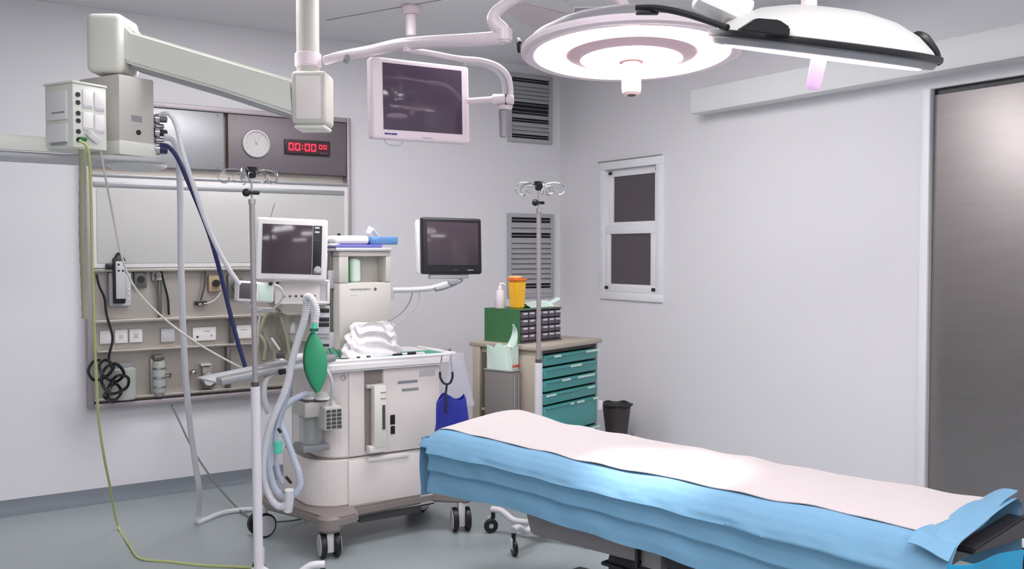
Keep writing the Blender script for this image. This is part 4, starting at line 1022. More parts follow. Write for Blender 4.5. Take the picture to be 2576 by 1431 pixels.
M, w, h = frame((934, 140), (1180, 168), (930, 346), 3.74, 3.98)
cm = thing('ceiling_monitor', 'white flat monitor coloured pink for the lamp glow, hanging high with a dark reflecting screen', 'monitor', M=Matrix.Translation(M.translation))
part('bezel', MB().box((0, 0, 0), (w, 0.055, h), 0.012, M=M, seg=3), PWHITE, cm, True)
part('rear_housing', MB().box((w * 0.15, 0.0555, h * 0.15), (w * 0.85, 0.1, h * 0.85), 0.02, M=M), PWHITE, cm, True)
part('screen', MB().box((w * 0.105, -0.002, h * 0.115), (w * 0.915, -0.0003, h * 0.935), 0.001, M=M), SCREEN2, cm, True)
mb = MB()
for k, (fx, ww) in enumerate(((0.115, 0.014), (0.15, 0.011), (0.18, 0.016), (0.215, 0.01))):
    mb.box((fx * w, -0.0015, h * 0.052), (fx * w + ww, -0.0003, h * 0.074), M=M)
part('maker_mark', mb, mat('blue_print', (60, 60, 130), 0.5), cm, True)
part('model_print', MB().box((w * 0.5, -0.0012, h * 0.035), (w * 0.6, -0.0003, h * 0.045), M=M), LAMPG, cm, True)
part('cable_bow', MB().tube([M @ Vector(v) for v in ((w * 0.14, 0.03, 0.0), (w * 0.17, 0.03, -0.016), (w * 0.24, 0.03, -0.022), (w * 0.3, 0.03, -0.016), (w * 0.33, 0.03, 0.0))], 0.0022), LGREY, cm, True)
Mj = dep(1266, 250, 3.92)
mb = MB(); mb.cyl(dep(1178, 255, 3.96), dep(1245, 250, 3.93), 0.014, seg=14); part('side_rod', mb, PWHITE, cm, True)
mb = MB(); mb.cyl(dep(1238, 251, 3.93), dep(1292, 251, 3.92), 0.024, seg=20, bev=0.005); part('joint', mb, PWHITE, cm, True)
part('joint_ring', MB().cyl(dep(1271, 251, 3.925), dep(1275, 251, 3.925), 0.0255, seg=20), BLACK, cm, True)
part('handle_disc', MB().cyl(dep(1270, 267, 3.92), dep(1270, 277, 3.92), 0.036, 0.026, seg=24, bev=0.003), PWHITE, cm, True)
mb = MB(); mb.cyl(dep(1267, 278, 3.92), dep(1266, 345, 3.92), 0.022, 0.015, 18, bev=0.003); part('grip', mb, LAMPG, cm, True)
mb = MB(); mb.tube(wD([(1028, 126, 3.6), (1080, 134, 3.68), (1150, 147, 3.75), (1210, 153, 3.82), (1252, 167, 3.87), (1277, 192, 3.9), (1284, 222, 3.92), (1284, 244, 3.92)]), 0.0125, seg=12, n=8)
part('curved_arm', mb, PWHITE, cm, True)
mb = MB(); mb.tube(wD([(1170, 158, 3.78), (1215, 163, 3.83), (1245, 176, 3.87), (1264, 198, 3.9), (1270, 222, 3.92), (1270, 242, 3.92)]), 0.010, seg=10, n=8)
part('inner_arm_tube', mb, LGREY, cm, True)
part('arm_root', MB().cyl(dep(1027, 132, 3.6), dep(1027, 108, 3.6), 0.018, seg=18), PWHITE, cm, True)
# small ceiling fitting and bare ceiling post
q = dep(1034, 20, 4.9); q = at(1034, 14, 2, CH)
cf = thing('ceiling_bracket', 'small white bracket and cylinder fixed to the ceiling beside the long boom', 'bracket', (q.x, q.y, CH - 0.001))
part('plate', MB().cyl((q.x, q.y, CH - 0.001), (q.x, q.y, CH - 0.05), 0.05, seg=24, bev=0.008), PWHITE, cf, True)
part('stem', MB().cyl((q.x, q.y, CH - 0.0505), (q.x, q.y, CH - 0.17), 0.03, seg=20, bev=0.004), PWHITE, cf, True)
# flat ceiling light cover behind the lamp (off)
qa = [at(*p_, 2, CH - 0.012) for p_ in ((1262, 30), (1320, 14), (1450, 46), (1352, 78))]
mb = MB(); mb.prism([(p_.x, p_.y) for p_ in qa], CH - 0.012, CH - 0.0005, 0.002)
solo('ceiling_cover', mb, PWHITE, 'flat pale cover plate on the ceiling behind the round lamp', 'ceiling panel')

# ---------------------------------------------------------------- surgical lamp 1 (facing down)
L1 = dep(1588, 141, 3.2)
fh = Vector((_F.x, _F.y, 0)).normalized()
def lampM(c, adown, xhint=_R):
    z = -adown.normalized(); y = z.cross(xhint).normalized(); x = y.cross(z)
    M_ = Matrix((x, y, z)).transposed().to_4x4(); M_.translation = c
    return M_
MA = lampM(L1, Vector((0, 0, -1)) - fh * 0.062)
s1 = thing('surgical_lamp', 'large round surgical lamp glowing pink white over the table, its lens facing down', 'lamp', M=Matrix.Translation(L1))
R1 = 0.372
part('shell', MB().lathe([(R1 * 0.97, 0.004), (R1, 0.014), (R1 * 0.99, 0.03), (R1 * 0.93, 0.055), (R1 * 0.78, 0.085), (R1 * 0.5, 0.115), (0.1, 0.13), (0, 0.132)], 72, MA), LAMPG, s1, True)
part('rim', MB().lathe([(R1 * 0.97, 0.003), (R1 * 1.012, 0.008), (R1 * 1.02, 0.02), (R1 * 1.003, 0.0305), (R1 * 0.985, 0.0305)], 72, MA), PWHITE, s1, True)
part('face_plate', MB().lathe([(0, 0.012), (R1 * 0.9, 0.012), (R1 * 0.9, 0.002), (R1 * 0.97, 0.0), (R1 * 0.97, 0.0035), (R1 * 0.905, 0.014), (0, 0.014)], 72, MA), PWHITE, s1, True)
part('outer_lens', MB().lathe([(R1 * 0.61, 0.001), (R1 * 0.895, 0.001), (R1 * 0.895, 0.011), (R1 * 0.61, 0.011), (R1 * 0.61, 0.001)], 72, MA), LENS, s1, True)
part('groove_ring', MB().lathe([(R1 * 0.47, -0.014), (R1 * 0.50, -0.006), (R1 * 0.605, 0.004), (R1 * 0.605, 0.011), (R1 * 0.47, 0.011), (R1 * 0.47, -0.014)], 72, MA), mat('groove_pink', (206, 182, 188), 0.5), s1, True)
part('inner_lens', MB().lathe([(0.05, -0.012), (R1 * 0.465, -0.012), (R1 * 0.465, 0.011), (0.05, 0.011), (0.05, -0.012)], 64, MA), LENS, s1, True)
part('handle_hub', MB().lathe([(0, -0.022), (0.042, -0.022), (0.048, -0.012), (0.048, 0.01), (0, 0.01)], 36, MA), PINKP, s1, True)
part('handle', MB().lathe([(0, -0.135), (0.024, -0.135), (0.031, -0.128), (0.034, -0.11), (0.031, -0.0225), (0, -0.0225)], 32, MA), PINKP, s1, True)
part('handle_tip', MB().lathe([(0, -0.137), (0.014, -0.137), (0.014, -0.1355), (0, -0.1355)], 20, MA), DGREY, s1, True)
# black side grips on the rim
mb = MB(); mb.tube([MA @ Vector((R1 * 1.04 * math.cos(a_), R1 * 1.04 * math.sin(a_), 0.03 + 0.025 * math.sin(b_))) for a_, b_ in [(math.radians(172 + 4 * k), PI * k / 4) for k in range(5)]], 0.007)
part('side_grip', mb, BLACK, s1, True)
mb = MB(); mb.tube([MA @ Vector((R1 * 1.045 * math.cos(a_), R1 * 1.045 * math.sin(a_), 0.035)) for a_ in [math.radians(2 + 5 * k) for k in range(5)]], 0.009)
part('side_grip', mb, BLACK, s1, True)
part('grip_plate', MB().box(MA.inverted() @ dep(1478, 30, 3.3) + Vector((-0.05, -0.03, -0.008)), MA.inverted() @ dep(1478, 30, 3.3) + Vector((0.06, 0.03, 0.008)), 0.004, M=MA), LAMPG, s1, True)
mb = MB(); mb.tube([MA @ Vector(v) for v in ((0, 0.05, 0.13), (-0.02, 0.07, 0.2), (-0.1, 0.06, 0.25))] + wD([(1430, -14, 3.18)]), 0.02, seg=14)
part('swivel_neck', mb, PWHITE, s1, True)
sp = bpy.data.lights.new('lamp_beam', 'SPOT')
sp.energy = SPOT_POWER; sp.color = (1.0, 0.93, 0.9); sp.spot_size = math.radians(25); sp.spot_blend = 0.5; sp.shadow_soft_size = 0.12
so = bpy.data.objects.new('lamp_beam', sp); COL.objects.link(so)
tgt = at(1660, 1172, 2, 0.7)
src = MA @ Vector((0, 0, -0.15))
so.location = src
so.rotation_euler = (tgt - src).to_track_quat('-Z', 'Y').to_euler()
so.parent = s1; so.matrix_parent_inverse = mw(s1).inverted()

# ---------------------------------------------------------------- surgical lamp 2 (seen edge on)
L2 = dep(2062, 141, 2.45)
_r2 = ray(2062, 141).normalized()
dn = -_R * 0.20 - _U * 0.975
dn = (dn - _r2 * dn.dot(_r2)).normalized() - _r2 * 0.016
MB2 = lampM(L2, dn)
R2 = 0.287
s2 = thing('surgical_lamp', 'second surgical lamp seen edge on with a white dome and a black rail', 'lamp', M=Matrix.Translation(L2))
part('dome', MB().lathe([(R2 * 0.985, 0.026), (R2 * 0.93, 0.045), (R2 * 0.80, 0.075), (R2 * 0.6, 0.102), (R2 * 0.35, 0.118), (0, 0.124)], 72, MB2), mat('dome_enamel', (206, 204, 202), 0.4, var=0.01), s2, True)
part('housing_ring', MB().lathe([(R2 * 0.9, -0.002), (R2 * 0.97, 0.0), (R2 * 0.995, 0.012), (R2 * 0.99, 0.0255), (R2 * 0.9, 0.0255)], 72, MB2), LAMPG, s2, True)
part('black_rail', MB().lathe([(R2 * 0.995, 0.017), (R2 * 1.03, 0.017), (R2 * 1.035, 0.024), (R2 * 1.03, 0.032), (R2 * 0.98, 0.034), (R2 * 0.98, 0.027)], 72, MB2), BLACK, s2, True)
part('lens', MB().lathe([(0, -0.004), (R2 * 0.85, -0.006), (R2 * 0.88, -0.0025), (R2 * 0.86, -0.001), (0, -0.001)], 72, MB2), LENS2, s2, True)
part('handle', MB().lathe([(0, -0.088), (0.014, -0.088), (0.019, -0.08), (0.021, -0.0065), (0, -0.0065)], 28, MB2), mat('violet_sleeve', (232, 206, 236), 0.4), s2, True)
def onL2(px_, py_, d=2.45): return dep(px_, py_, d)
part('rail_bracket', MB().prism([(-0.075, -0.005), (0.065, -0.005), (0.062, 0.02), (0.03, 0.035), (-0.03, 0.032)], -0.03, 0.0, 0.004, M=MB2 @ Matrix.Translation((-0.165, -R2 * 0.80, 0.034)) @ Matrix.Scale(0.88, 4) @ Matrix.Translation((-0.06, 0, 0)) @ XZ), BLACK, s2, True)
mb = MB()
tip = MB2 @ Vector((R2 * 1.06, 0, 0.022))
mb.tube([MB2 @ Vector(v) for v in ((R2 * 1.1, 0, 0.018), (R2 * 1.03, -0.01, 0.042), (R2 * 0.9, -0.01, 0.073), (R2 * 0.83, 0, 0.08), (R2 * 0.86, 0.0, 0.058))], 0.0085, seg=8, rs=[0.006, 0.013, 0.017, 0.013, 0.008])
part('end_grip', mb, BLACK, s2, True)
mb = MB(); mb.tube([dep(*p_) for p_ in ((1602, 20, 2.5), (1650, 20, 2.46), (1715, 32, 2.4), (1780, 52, 2.34), (1830, 70, 2.29))], 0.0085)
part('long_grip', mb, BLACK, s2, True)
part('grip_pad', MB().box((-0.03, -0.01, -0.004), (0.03, 0.01, 0.006), 0.003, M=Matrix.Translation(dep(1628, 33, 2.48)) @ Matrix.Rotation(-YAW, 4, 'Z')), BLACK, s2, True)
q = dep(1830, 15, 2.45)
mb = MB(); mb.box((-0.085, -0.05, -0.035), (0.06, 0.05, 0.03), 0.015, M=Matrix.Translation(q) @ Matrix.Rotation(-YAW, 4, 'Z') @ Matrix.Rotation(0.42, 4, 'Y'))
part('joint_cover', mb, WHITE, s2, True)
q = dep(2035, 60, 2.5)
part('ceiling_post', MB().cyl(Vector((q.x, q.y, q.z - 0.0)), Vector((q.x, q.y, CH - 0.001)), 0.021, seg=24), PWHITE, s2, True)
part('ceiling_flange', MB().cyl(Vector((q.x, q.y, CH - 0.05)), Vector((q.x, q.y, CH - 0.0012)), 0.1, seg=30, bev=0.006), PWHITE, s2, True)

# ================================================================ DRIP STANDS
def drip_stand(x, y, label, leg0, tilt=0.0, hook0=0.2, zc=0.89, zt=1.722):
    M0 = Matrix.Translation((x, y, 0))
    t = thing('drip_stand', label, 'drip stand', M=M0, group='drip stands on castors')
    K = Matrix.Rotation(-YAW, 4, 'Z') @ Matrix.Rotation(tilt, 4, 'Y') @ Matrix.Rotation(YAW, 4, 'Z')
    part('lower_pole', MB(K).cyl((0, 0, 0.10), (0, 0, zc), 0.0195, seg=24, bev=0.002), STANDW, t)
    part('pole_collar', MB(K).cyl((0, 0, zc), (0, 0, zc + 0.018), 0.0165, seg=20), DGREY, t)
    part('upper_pole', MB(K).cyl((0, 0, zc + 0.018), (0, 0, 1.66), 0.0115, seg=20), STEEL, t)
    part('sleeve', MB(K).cyl((0, 0, 1.645), (0, 0, 1.665), 0.015, seg=16), CHROME, t)
    part('thin_rod', MB(K).cyl((0, 0, 1.665), (0, 0, zt + 0.03), 0.005, seg=12), CHROME, t)
    mb = MB(K); mb.cyl((-0.03, 0, 1.692), (0.03, 0, 1.692), 0.008, seg=12); mb.sph((-0.024, -0.004, 1.692), 0.017); part('clamp_knob', mb, BLACK, t)
    mb = MB(K); mb.cyl((0, 0, zt + 0.03), (0, 0, zt + 0.075), 0.016, 0.026, seg=20, bev=0.003); part('hook_hub', mb, BLACK, t)
    for k in range(5):
        a_ = hook0 + k * 2 * PI / 5
        c, s = math.cos(a_), math.sin(a_)
        zz = zt + 0.055
        pts = [(0.02, zz), (0.06, zz + 0.012), (0.10, zz + 0.01), (0.125, zz - 0.008), (0.128, zz - 0.03), (0.112, zz - 0.045), (0.092, zz - 0.04), (0.088, zz - 0.022)]
        mb = MB(K); mb.tube([(c * r_, s * r_, z_) for r_, z_ in pts], 0.0028, n=5, seg=6); part('bag_hook', mb, CHROME, t)
        mb = MB(K); mb.tube([(c * r_ - s * 0.012, s * r_ + c * 0.012, z_ - 0.006) for r_, z_ in ((0.02, zz), (0.05, zz + 0.003), (0.07, zz - 0.008), (0.07, zz - 0.03), (0.055, zz - 0.035))], 0.0022, n=4, seg=6); part('bag_hook', mb, CHROME, t)
    part('foot_hub', MB().lathe([(0, 0.055), (0.045, 0.055), (0.055, 0.075), (0.05, 0.11), (0.028, 0.128), (0, 0.128)], 24, Matrix.Identity(4)), STANDW, t)
    for k in range(4):
        a_ = leg0 + k * PI / 2
        c, s = math.cos(a_), math.sin(a_)
        mb = MB(); mb.tube([(c * r_, s * r_, z_) for r_, z_ in ((0.03, 0.085), (0.1, 0.08), (0.15, 0.084), (0.19, 0.108), (0.22, 0.122), (0.27, 0.122))], 0.016, seg=12, n=5, flat=1.15)
        lg = part('leg', mb, STANDW, t)
        cx_, cy_ = 0.262 * c, 0.262 * s
        st_ = part('castor_stem', MB().cyl((cx_, cy_, 0.075), (cx_, cy_, 0.107), 0.011, seg=12), BLACK, lg)
        b_ = a_ + 0.8
        Mw = Matrix.Translation((cx_ + 0.012 * math.cos(b_), cy_ + 0.012 * math.sin(b_), 0.037)) @ Matrix.Rotation(b_, 4, 'Z') @ Matrix.Rotation(PI / 2, 4, 'X')
        part('wheel', MB().lathe([(0.013, -0.009), (0.03, -0.011), (0.037, -0.006), (0.037, 0.006), (0.03, 0.011), (0.013, 0.009), (0.013, -0.009)], 26, Mw), BLACK, lg)
        part('wheel_hub', MB().lathe([(0, -0.0085), (0.0125, -0.0085), (0.0125, 0.0085), (0, 0.0085)], 16, Mw), LGREY, lg)
        part('castor_fork', MB().box((-0.014, -0.015, -0.005), (0.014, -0.0115, 0.048), 0.003, M=Matrix.Translation((cx_ + 0.012 * math.cos(b_), cy_ + 0.012 * math.sin(b_), 0.037)) @ Matrix.Rotation(b_, 4, 'Z')), WHITE, lg)
    return t
P1 = dep(650, 1300, 3.9); drip_stand(P1.x, P1.y, 'drip stand in front of the steel console and machine', math.radians(-20), tilt=-0.0085, hook0=0.3)
P2 = dep(1355, 900, 4.664); drip_stand(P2.x, P2.y, 'drip stand behind the operating table beside the teal drawers', math.radians(118), hook0=0.5, zc=0.895)

# ================================================================ CABINET WITH GREEN DRAWERS
CC = dep(1356, 880, 5.35)
MC = Matrix.Translation((CC.x, CC.y, 0)) @ Matrix.Rotation(math.radians(19), 4, 'Z')
CW, CD, CHT = 0.625, 0.48, CC.z + 0.022
cab = thing('drawer_cabinet', 'beige medical cabinet with teal drawers standing near the room corner', 'cabinet', M=MC)
m = MB()
m.box((0, 0.012, 0.08), (0.02, CD, CHT - 0.03), 0.003); m.box((CW - 0.02, 0, 0.08), (CW, CD, CHT - 0.03), 0.003)
m.box((0.021, CD - 0.02, 0.08), (CW - 0.021, CD, CHT - 0.03)); m.box((0.021, 0.012, 0.08), (CW - 0.021, CD - 0.021, 0.1))
part('carcass', m, BEIGE, cab)
part('top', MB().box((-0.02, -0.025, CHT - 0.029), (CW + 0.015, CD + 0.03, CHT), 0.006), BEIGE, cab)
part('front_frame', MB().box((0.0, -0.004, 0.08), (0.03, 0.0115, CHT - 0.03), 0.002), BEIGE, cab)
part('shadow_gap', MB().box((0.031, -0.001, CHT - 0.05), (CW - 0.021, 0.02, CHT - 0.031)), BLACK, cab)
zs = [CHT - 0.052, CHT - 0.125, CHT - 0.2, CHT - 0.275, CHT - 0.35, CHT - 0.53, 0.12]
for k in range(6):
    d_ = part('drawer', MB().box((0.032, -0.012, zs[k + 1] + 0.005), (CW - 0.022, 0.02, zs[k] - 0.008), 0.004), TEAL, cab)
    part('pull_rail', MB().box((0.05, -0.022, zs[k] - 0.022), (CW - 0.035, -0.0125, zs[k] - 0.014), 0.002), TEAL, d_)
    spots = {0: ((0.08, 0.07), (0.42, 0.16)), 1: ((0.25, 0.12),), 2: ((0.16, 0.09), (0.33, 0.19)), 3: ((0.0, 0.1), (0.44, 0.08)), 4: ((0.25, 0.04), (0.32, 0.08), (0.5, 0.06)), 5: ((0.3, 0.1), (0.48, 0.1))}[k]
    for (x_, w_) in spots: part('label_strip', MB().box((0.04 + x_ * 1.0, -0.0245, zs[k] - 0.024), (0.04 + x_ + w_, -0.0225, zs[k] - 0.012)), GLOVE, d_)
for z_, x_ in ((zs[3] - 0.0, 0.33),): part('keyhole', MB().cyl((x_, -0.016, z_ - 0.045), (x_, -0.0121, z_ - 0.045), 0.006, seg=12), CHROME, cab)
part('side_latch', MB().box((CW - 0.02, -0.03, 0.46), (CW + 0.02, 0.01, 0.52), 0.006), WHITE, cab)
# left side: two stacked side panels with a dark opening and a rear post
part('side_panel', MB().box((-0.012, 0.02, 0.47), (-0.0005, CD - 0.12, CHT - 0.06), 0.004), BEIGE, cab)
part('side_panel', MB().box((-0.012, 0.02, 0.08), (-0.0005, CD - 0.12, 0.43), 0.004), BEIGE, cab)
part('side_opening', MB().box((-0.006, 0.02, 0.432), (-0.0005, CD - 0.03, 0.468)), VENTD, cab)
part('side_recess', MB().box((-0.004, CD - 0.115, 0.1), (-0.0005, CD - 0.06, CHT - 0.06)), BEIGE_SHADE, cab)
part('rear_post', MB().box((-0.02, CD - 0.055, 0.05), (-0.0005, CD, CHT - 0.03), 0.004), BEIGE, cab)
part('side_bracket', MB().box((-0.02, CD - 0.11, 0.5), (-0.0045, CD - 0.065, 0.515), 0.002), BEIGE, cab)
for x_, y_ in ((0.06, 0.07), (CW - 0.06, 0.07), (0.06, CD - 0.07), (CW - 0.06, CD - 0.07)):
    part('foot', MB().cyl((x_, y_, 0.0), (x_, y_, 0.0795), 0.025, seg=18), BLACK, cab)
MCT = MC @ Matrix.Translation((0, 0, CHT + 0.0005))
# green organiser box with smoked little drawers
bx = dep(1285, 855, 5.55)
loc = MC.inverted() @ bx
OX, OY = 0.0, 0.13
OW, OD, OH = 0.37, 0.3, 0.2
MO = MC @ Matrix.Translation((0.03, 0.15, CHT + 0.0005)) @ Matrix.Rotation(math.radians(-5), 4, 'Z')
og = thing('parts_organiser', 'green metal organiser with small smoked drawers on top of the cabinet', 'organiser', M=MO)
m = MB(); m.box((0, 0.012, 0), (0.006, OD, OH)); m.box((OW - 0.006, 0.012, 0), (OW, OD, OH)); m.box((0.0062, 0.012, OH - 0.006), (OW - 0.0062, OD, OH)); m.box((0.0062, 0.012, 0), (OW - 0.0062, OD, 0.006)); m.box((0.0062, OD - 0.006, 0.0062), (OW - 0.0062, OD, OH - 0.0062))
part('case', m, GREENC, og)
part('front_rim', MB().box((0.0, 0.0, OH - 0.008), (OW, 0.0118, OH), 0.001), DGREY, og)
part('front_rim', MB().box((0.0, 0.0, 0.0), (OW, 0.0118, 0.01), 0.001), DGREY, og)
rr = random.Random(5)
for c in range(6):
    for r_ in range(4):
        cw_, ch_ = (OW - 0.012) / 6, (OH - 0.024) / 4
        x_, z_ = 0.006 + c * cw_, 0.013 + r_ * ch_
        d_ = part('little_drawer', MB().box((x_ + 0.003, 0.0, z_ + 0.002), (x_ + cw_ - 0.003, 0.05, z_ + ch_ - 0.003), 0.002), DRAWC, og)
        part('label_tab', MB().box((x_ + 0.008, -0.006, z_ + ch_ * 0.55), (x_ + cw_ - 0.008 - 0.006 * rr.random(), -0.0004, z_ + ch_ * 0.55 + 0.011), 0.002), LGREY, d_)
ZO = CHT + 0.0005 + OH + 0.0005
def onO(x_, y_, z_=0.0): return MO @ Vector((x_, y_, OH + 0.0006 + z_))
# yellow sharps bin
q = onO(0.075, 0.1)
sb = thing('sharps_bin', 'yellow sharps container with an orange lid on the green organiser', 'container', M=Matrix.Translation(q) @ Matrix.Rotation(0.1, 4, 'Z'))
m = MB()
def sq(w_, d_, z_): return [(-w_, -d_, z_), (w_, -d_, z_), (w_, d_, z_), (-w_, d_, z_)]
b = bmesh.new()
rings = [[b.verts.new(v) for v in sq(w_, d_, z_)] for w_, d_, z_ in ((0.034, 0.032, 0), (0.042, 0.04, 0.165))]
for i in range(4): b.faces.new((rings[0][i], rings[0][(i + 1) % 4], rings[1][(i + 1) % 4], rings[1][i]))
b.faces.new(rings[0][::-1]); b.faces.new(rings[1])
bmesh.ops.bevel(b, geom=b.edges[:], offset=0.008, segments=3, affect='EDGES')
m._add(b); part('body', m, YEL, sb)
part('lid', MB().box((-0.046, -0.044, 0.1655), (0.046, 0.044, 0.178), 0.005), ORANGE, sb)
part('lid_flap', MB().box((-0.045, -0.035, 0.1785), (0.012, 0.035, 0.195), 0.007), mat('pale_orange_lid', (248, 190, 120), 0.4), sb)
part('opening', MB().cyl((0.028, 0, 0.1782), (0.028, 0, 0.1805), 0.02, seg=18), mat('red_opening', (190, 50, 30), 0.5), sb)
# pump bottle
q = onO(0.022, 0.19)
pbt = thing('pump_bottle', 'pale pump bottle standing beside the yellow sharps container', 'bottle', M=Matrix.Translation(q))
part('body', MB().lathe([(0, 0), (0.028, 0), (0.031, 0.006), (0.031, 0.085), (0.024, 0.105), (0.012, 0.112), (0, 0.112)], 24), BOTTLE, pbt)
part('cap', MB().lathe([(0, 0.1125), (0.014, 0.1125), (0.014, 0.13), (0.006, 0.133), (0.006, 0.15), (0, 0.15)], 18), WHITE, pbt)
part('spout', MB().tube([(0, 0, 0.148), (0.015, -0.008, 0.148), (0.028, -0.014, 0.138)], 0.005), WHITE, pbt)
# pile of pale gloves
mb = MB(); rr = random.Random(11)
def glove(u, v):
    x_ = 0.16 + 0.22 * u; y_ = 0.06 + 0.16 * v
    bmp = 0.018 * math.sin(PI * v) * (0.6 + 0.5 * abs(math.sin(7 * u + 2 * v)))
    return onO(x_, y_, 0.002 + bmp * 1.6 + 0.008 * u * v)
mb.grid(glove, 24, 12, thick=0.003)
def tailf(u, v):
    q_ = onO(0.37 + 0.11 * u, 0.1 + 0.05 * v, 0.012 + 0.03 * u ** 1.5 + 0.012 * math.sin(PI * v))
    return q_
mb.grid(tailf, 8, 5, thick=0.003)
solo('glove_pile', mb, GLOVE, 'heap of pale green latex gloves hanging over the organiser edge', 'gloves', sharp=1.0)
# grey dispenser with glove box on the cabinet side
MD = MC @ Matrix.Translation((-0.115, 0.11, 0)) 
wbx = thing('waste_box', 'tall grey waste box fixed on the left side of the beige cabinet', 'waste box', M=MD)
part('body', MB().box((0, 0.0, 0.12), (0.088, 0.2, CHT - 0.15), 0.006), BIN, wbx)
part('rib', MB().box((0.02, -0.004, 0.2), (0.028, -0.0005, CHT - 0.17), 0.001), GREYP, wbx)
part('rib', MB().box((0.06, -0.004, 0.2), (0.068, -0.0005, CHT - 0.17), 0.001), GREYP, wbx)
part('rim', MB().box((-0.003, -0.003, CHT - 0.1495), (0.09, 0.203, CHT - 0.14), 0.003), GREYP, wbx)
MG = MD @ Matrix.Translation((0.0, 0.005, CHT - 0.1395))
gb = thing('glove_box', 'pale glove box with red print and a glove sticking up, on the grey waste box', 'glove box', M=MG)
mb = MB()
def tub(u, v):
    a_ = u * 2 * PI; e = lambda t_: math.copysign(abs(t_) ** 0.35, t_)
    k = 1.0 + 0.05 * math.sin(6 * a_ + 3 * v)
    return Vector((0.044 + 0.042 * k * e(math.cos(a_)), 0.095 + 0.09 * k * e(math.sin(a_)), 0.13 * v + (0.014 * math.sin(4 * a_) * v)))
mb.grid(tub, 28, 8); mb.box((0.008, 0.01, 0.0), (0.08, 0.18, 0.07), 0.004)
part('box', mb, GLOVE, gb)
mb = MB()
for k, x_ in enumerate((0.012, 0.034, 0.05, 0.067)): mb.box((x_, -0.0065, 0.015), (x_ + 0.012, -0.0035, 0.032), 0.001)
part('red_print', mb, REDM, gb)
mb = MB(); mb.tube([(0.05, 0.06, 0.1), (0.055, 0.03, 0.15), (0.062, 0.02, 0.2), (0.055, 0.015, 0.235), (0.035, 0.01, 0.262)], 0.02, n=6, flat=0.45, rs=[0.03, 0.028, 0.02, 0.014, 0.006])
part('glove', mb, GLOVE, gb)
part('glove', MB().sph((0.03, 0.05, 0.13), 0.022, (1.3, 1, 0.6)), WHITE, gb)

# kick bucket right of the cabinet
q = dep(1551, 1050, 6.3)
kbk = thing('waste_bucket', 'dark lined waste bucket on castors right of the drawer cabinet', 'bucket', M=Matrix.Translation((q.x, q.y, 0)))
part('bucket', MB().lathe([(0, 0.2), (0.07, 0.2), (0.096, 0.415), (0.1, 0.42), (0.096, 0.425), (0.088, 0.42), (0.065, 0.215), (0, 0.215)], 32), BINBAG, kbk)
part('liner_rim', MB().tube([(0.1 * math.cos(a_), 0.1 * math.sin(a_), 0.42 + 0.006 * math.sin(5 * a_)) for a_ in [k * PI / 8 for k in range(16)]], 0.01, closed=True, n=3), BLACK, kbk)
part('ring_frame', MB().tube([(0.1 * math.cos(a_), 0.1 * math.sin(a_), 0.185) for a_ in [k * PI / 8 for k in range(16)]], 0.009, closed=True, n=3), LGREY, kbk)
for k in range(3):
    a_ = -0.2 + k * 2 * PI / 3; c, s = math.cos(a_), math.sin(a_)
    part('leg', MB().tube([(0.1 * c, 0.1 * s, 0.185), (0.115 * c, 0.115 * s, 0.16), (0.12 * c, 0.12 * s, 0.045)], 0.009), LGREY, kbk)
    part('bumper', MB().sph((0.118 * c, 0.118 * s, 0.195), 0.014), BLACK, kbk)
    part('wheel', MB().cyl((0.12 * c - 0.01, 0.12 * s, 0.025), (0.12 * c + 0.01, 0.12 * s, 0.025), 0.025, seg=18), BLACK, kbk)

# ================================================================ OPERATING TABLE
TD = Vector((0.189, -0.982, 0)).normalized()           # head -> foot
TN = Vector((0.982, 0.189, 0)).normalized()            # near side -> far side
MTB = Matrix((TD, TN, Vector((0, 0, 1)))).transposed().to_4x4(); MTB.translation = Vector((1.88, 3.42, 0))
TL, TW, TZ = 2.03, 0.52, 0.69
tb = thing('operating_table', 'operating table with a grey steel frame and black foot under blue and white drapes', 'operating table', M=MTB @ Matrix.Translation((1.0, 0.26, 0)))
def tpart(name, mb, m, lab=None): return part(name, mb, m, tb, True, lab)
B = lambda: MB(MTB)
tpart('mattress', B().box((-0.06, 0.03, TZ - 0.085), (TL - 0.03, TW - 0.02, TZ - 0.014), 0.025, seg=3), MATTR)
tpart('table_top_frame', B().box((-0.02, 0.04, TZ - 0.125), (TL - 0.02, TW - 0.04, TZ - 0.086), 0.006), FRAMEG)
tpart('underframe', B().prism([(0.50, 0.36), (0.56, 0.36), (1.02, 0.375), (1.03, 0.5), (0.45, 0.5)], -0.44, -0.05, 0.008, M=Matrix(((1, 0, 0, 0), (0, 0, -1, 0), (0, 1, 0, 0), (0, 0, 0, 1)))), FRAMEG)
tpart('underframe_block', B().box((1.035, 0.05, 0.365), (1.12, 0.44, 0.5), 0.008), FRAMEG)
tpart('frame_riser', B().box((0.6, 0.12, 0.5), (1.1, 0.4, TZ - 0.1255), 0.005), FRAMEG)
tpart('side_lever', B().box((1.02, 0.035, 0.36), (1.033, 0.049, 0.48), 0.003), BLACK)
tpart('bellows', B().box((0.84, 0.1, 0.12), (1.35, 0.42, 0.358), 0.02), BLACK)
for k in range(5): tpart('bellows_fold', B().box((0.825, 0.085, 0.15 + k * 0.04), (1.365, 0.435, 0.165 + k * 0.04), 0.006), BLACK)
tpart('hinge_block', B().box((1.14, 0.06, 0.38), (1.3, 0.3, 0.46), 0.006), BLACK)
tpart('foot_plate', B().prism([(0.35, 0.02), (0.62, -0.03), (1.6, -0.03), (1.8, 0.05), (1.8, 0.47), (1.6, 0.55), (0.62, 0.55), (0.35, 0.5)], 0.02, 0.1, 0.02), mat('dark_foot', (62, 68, 72), 0.4))
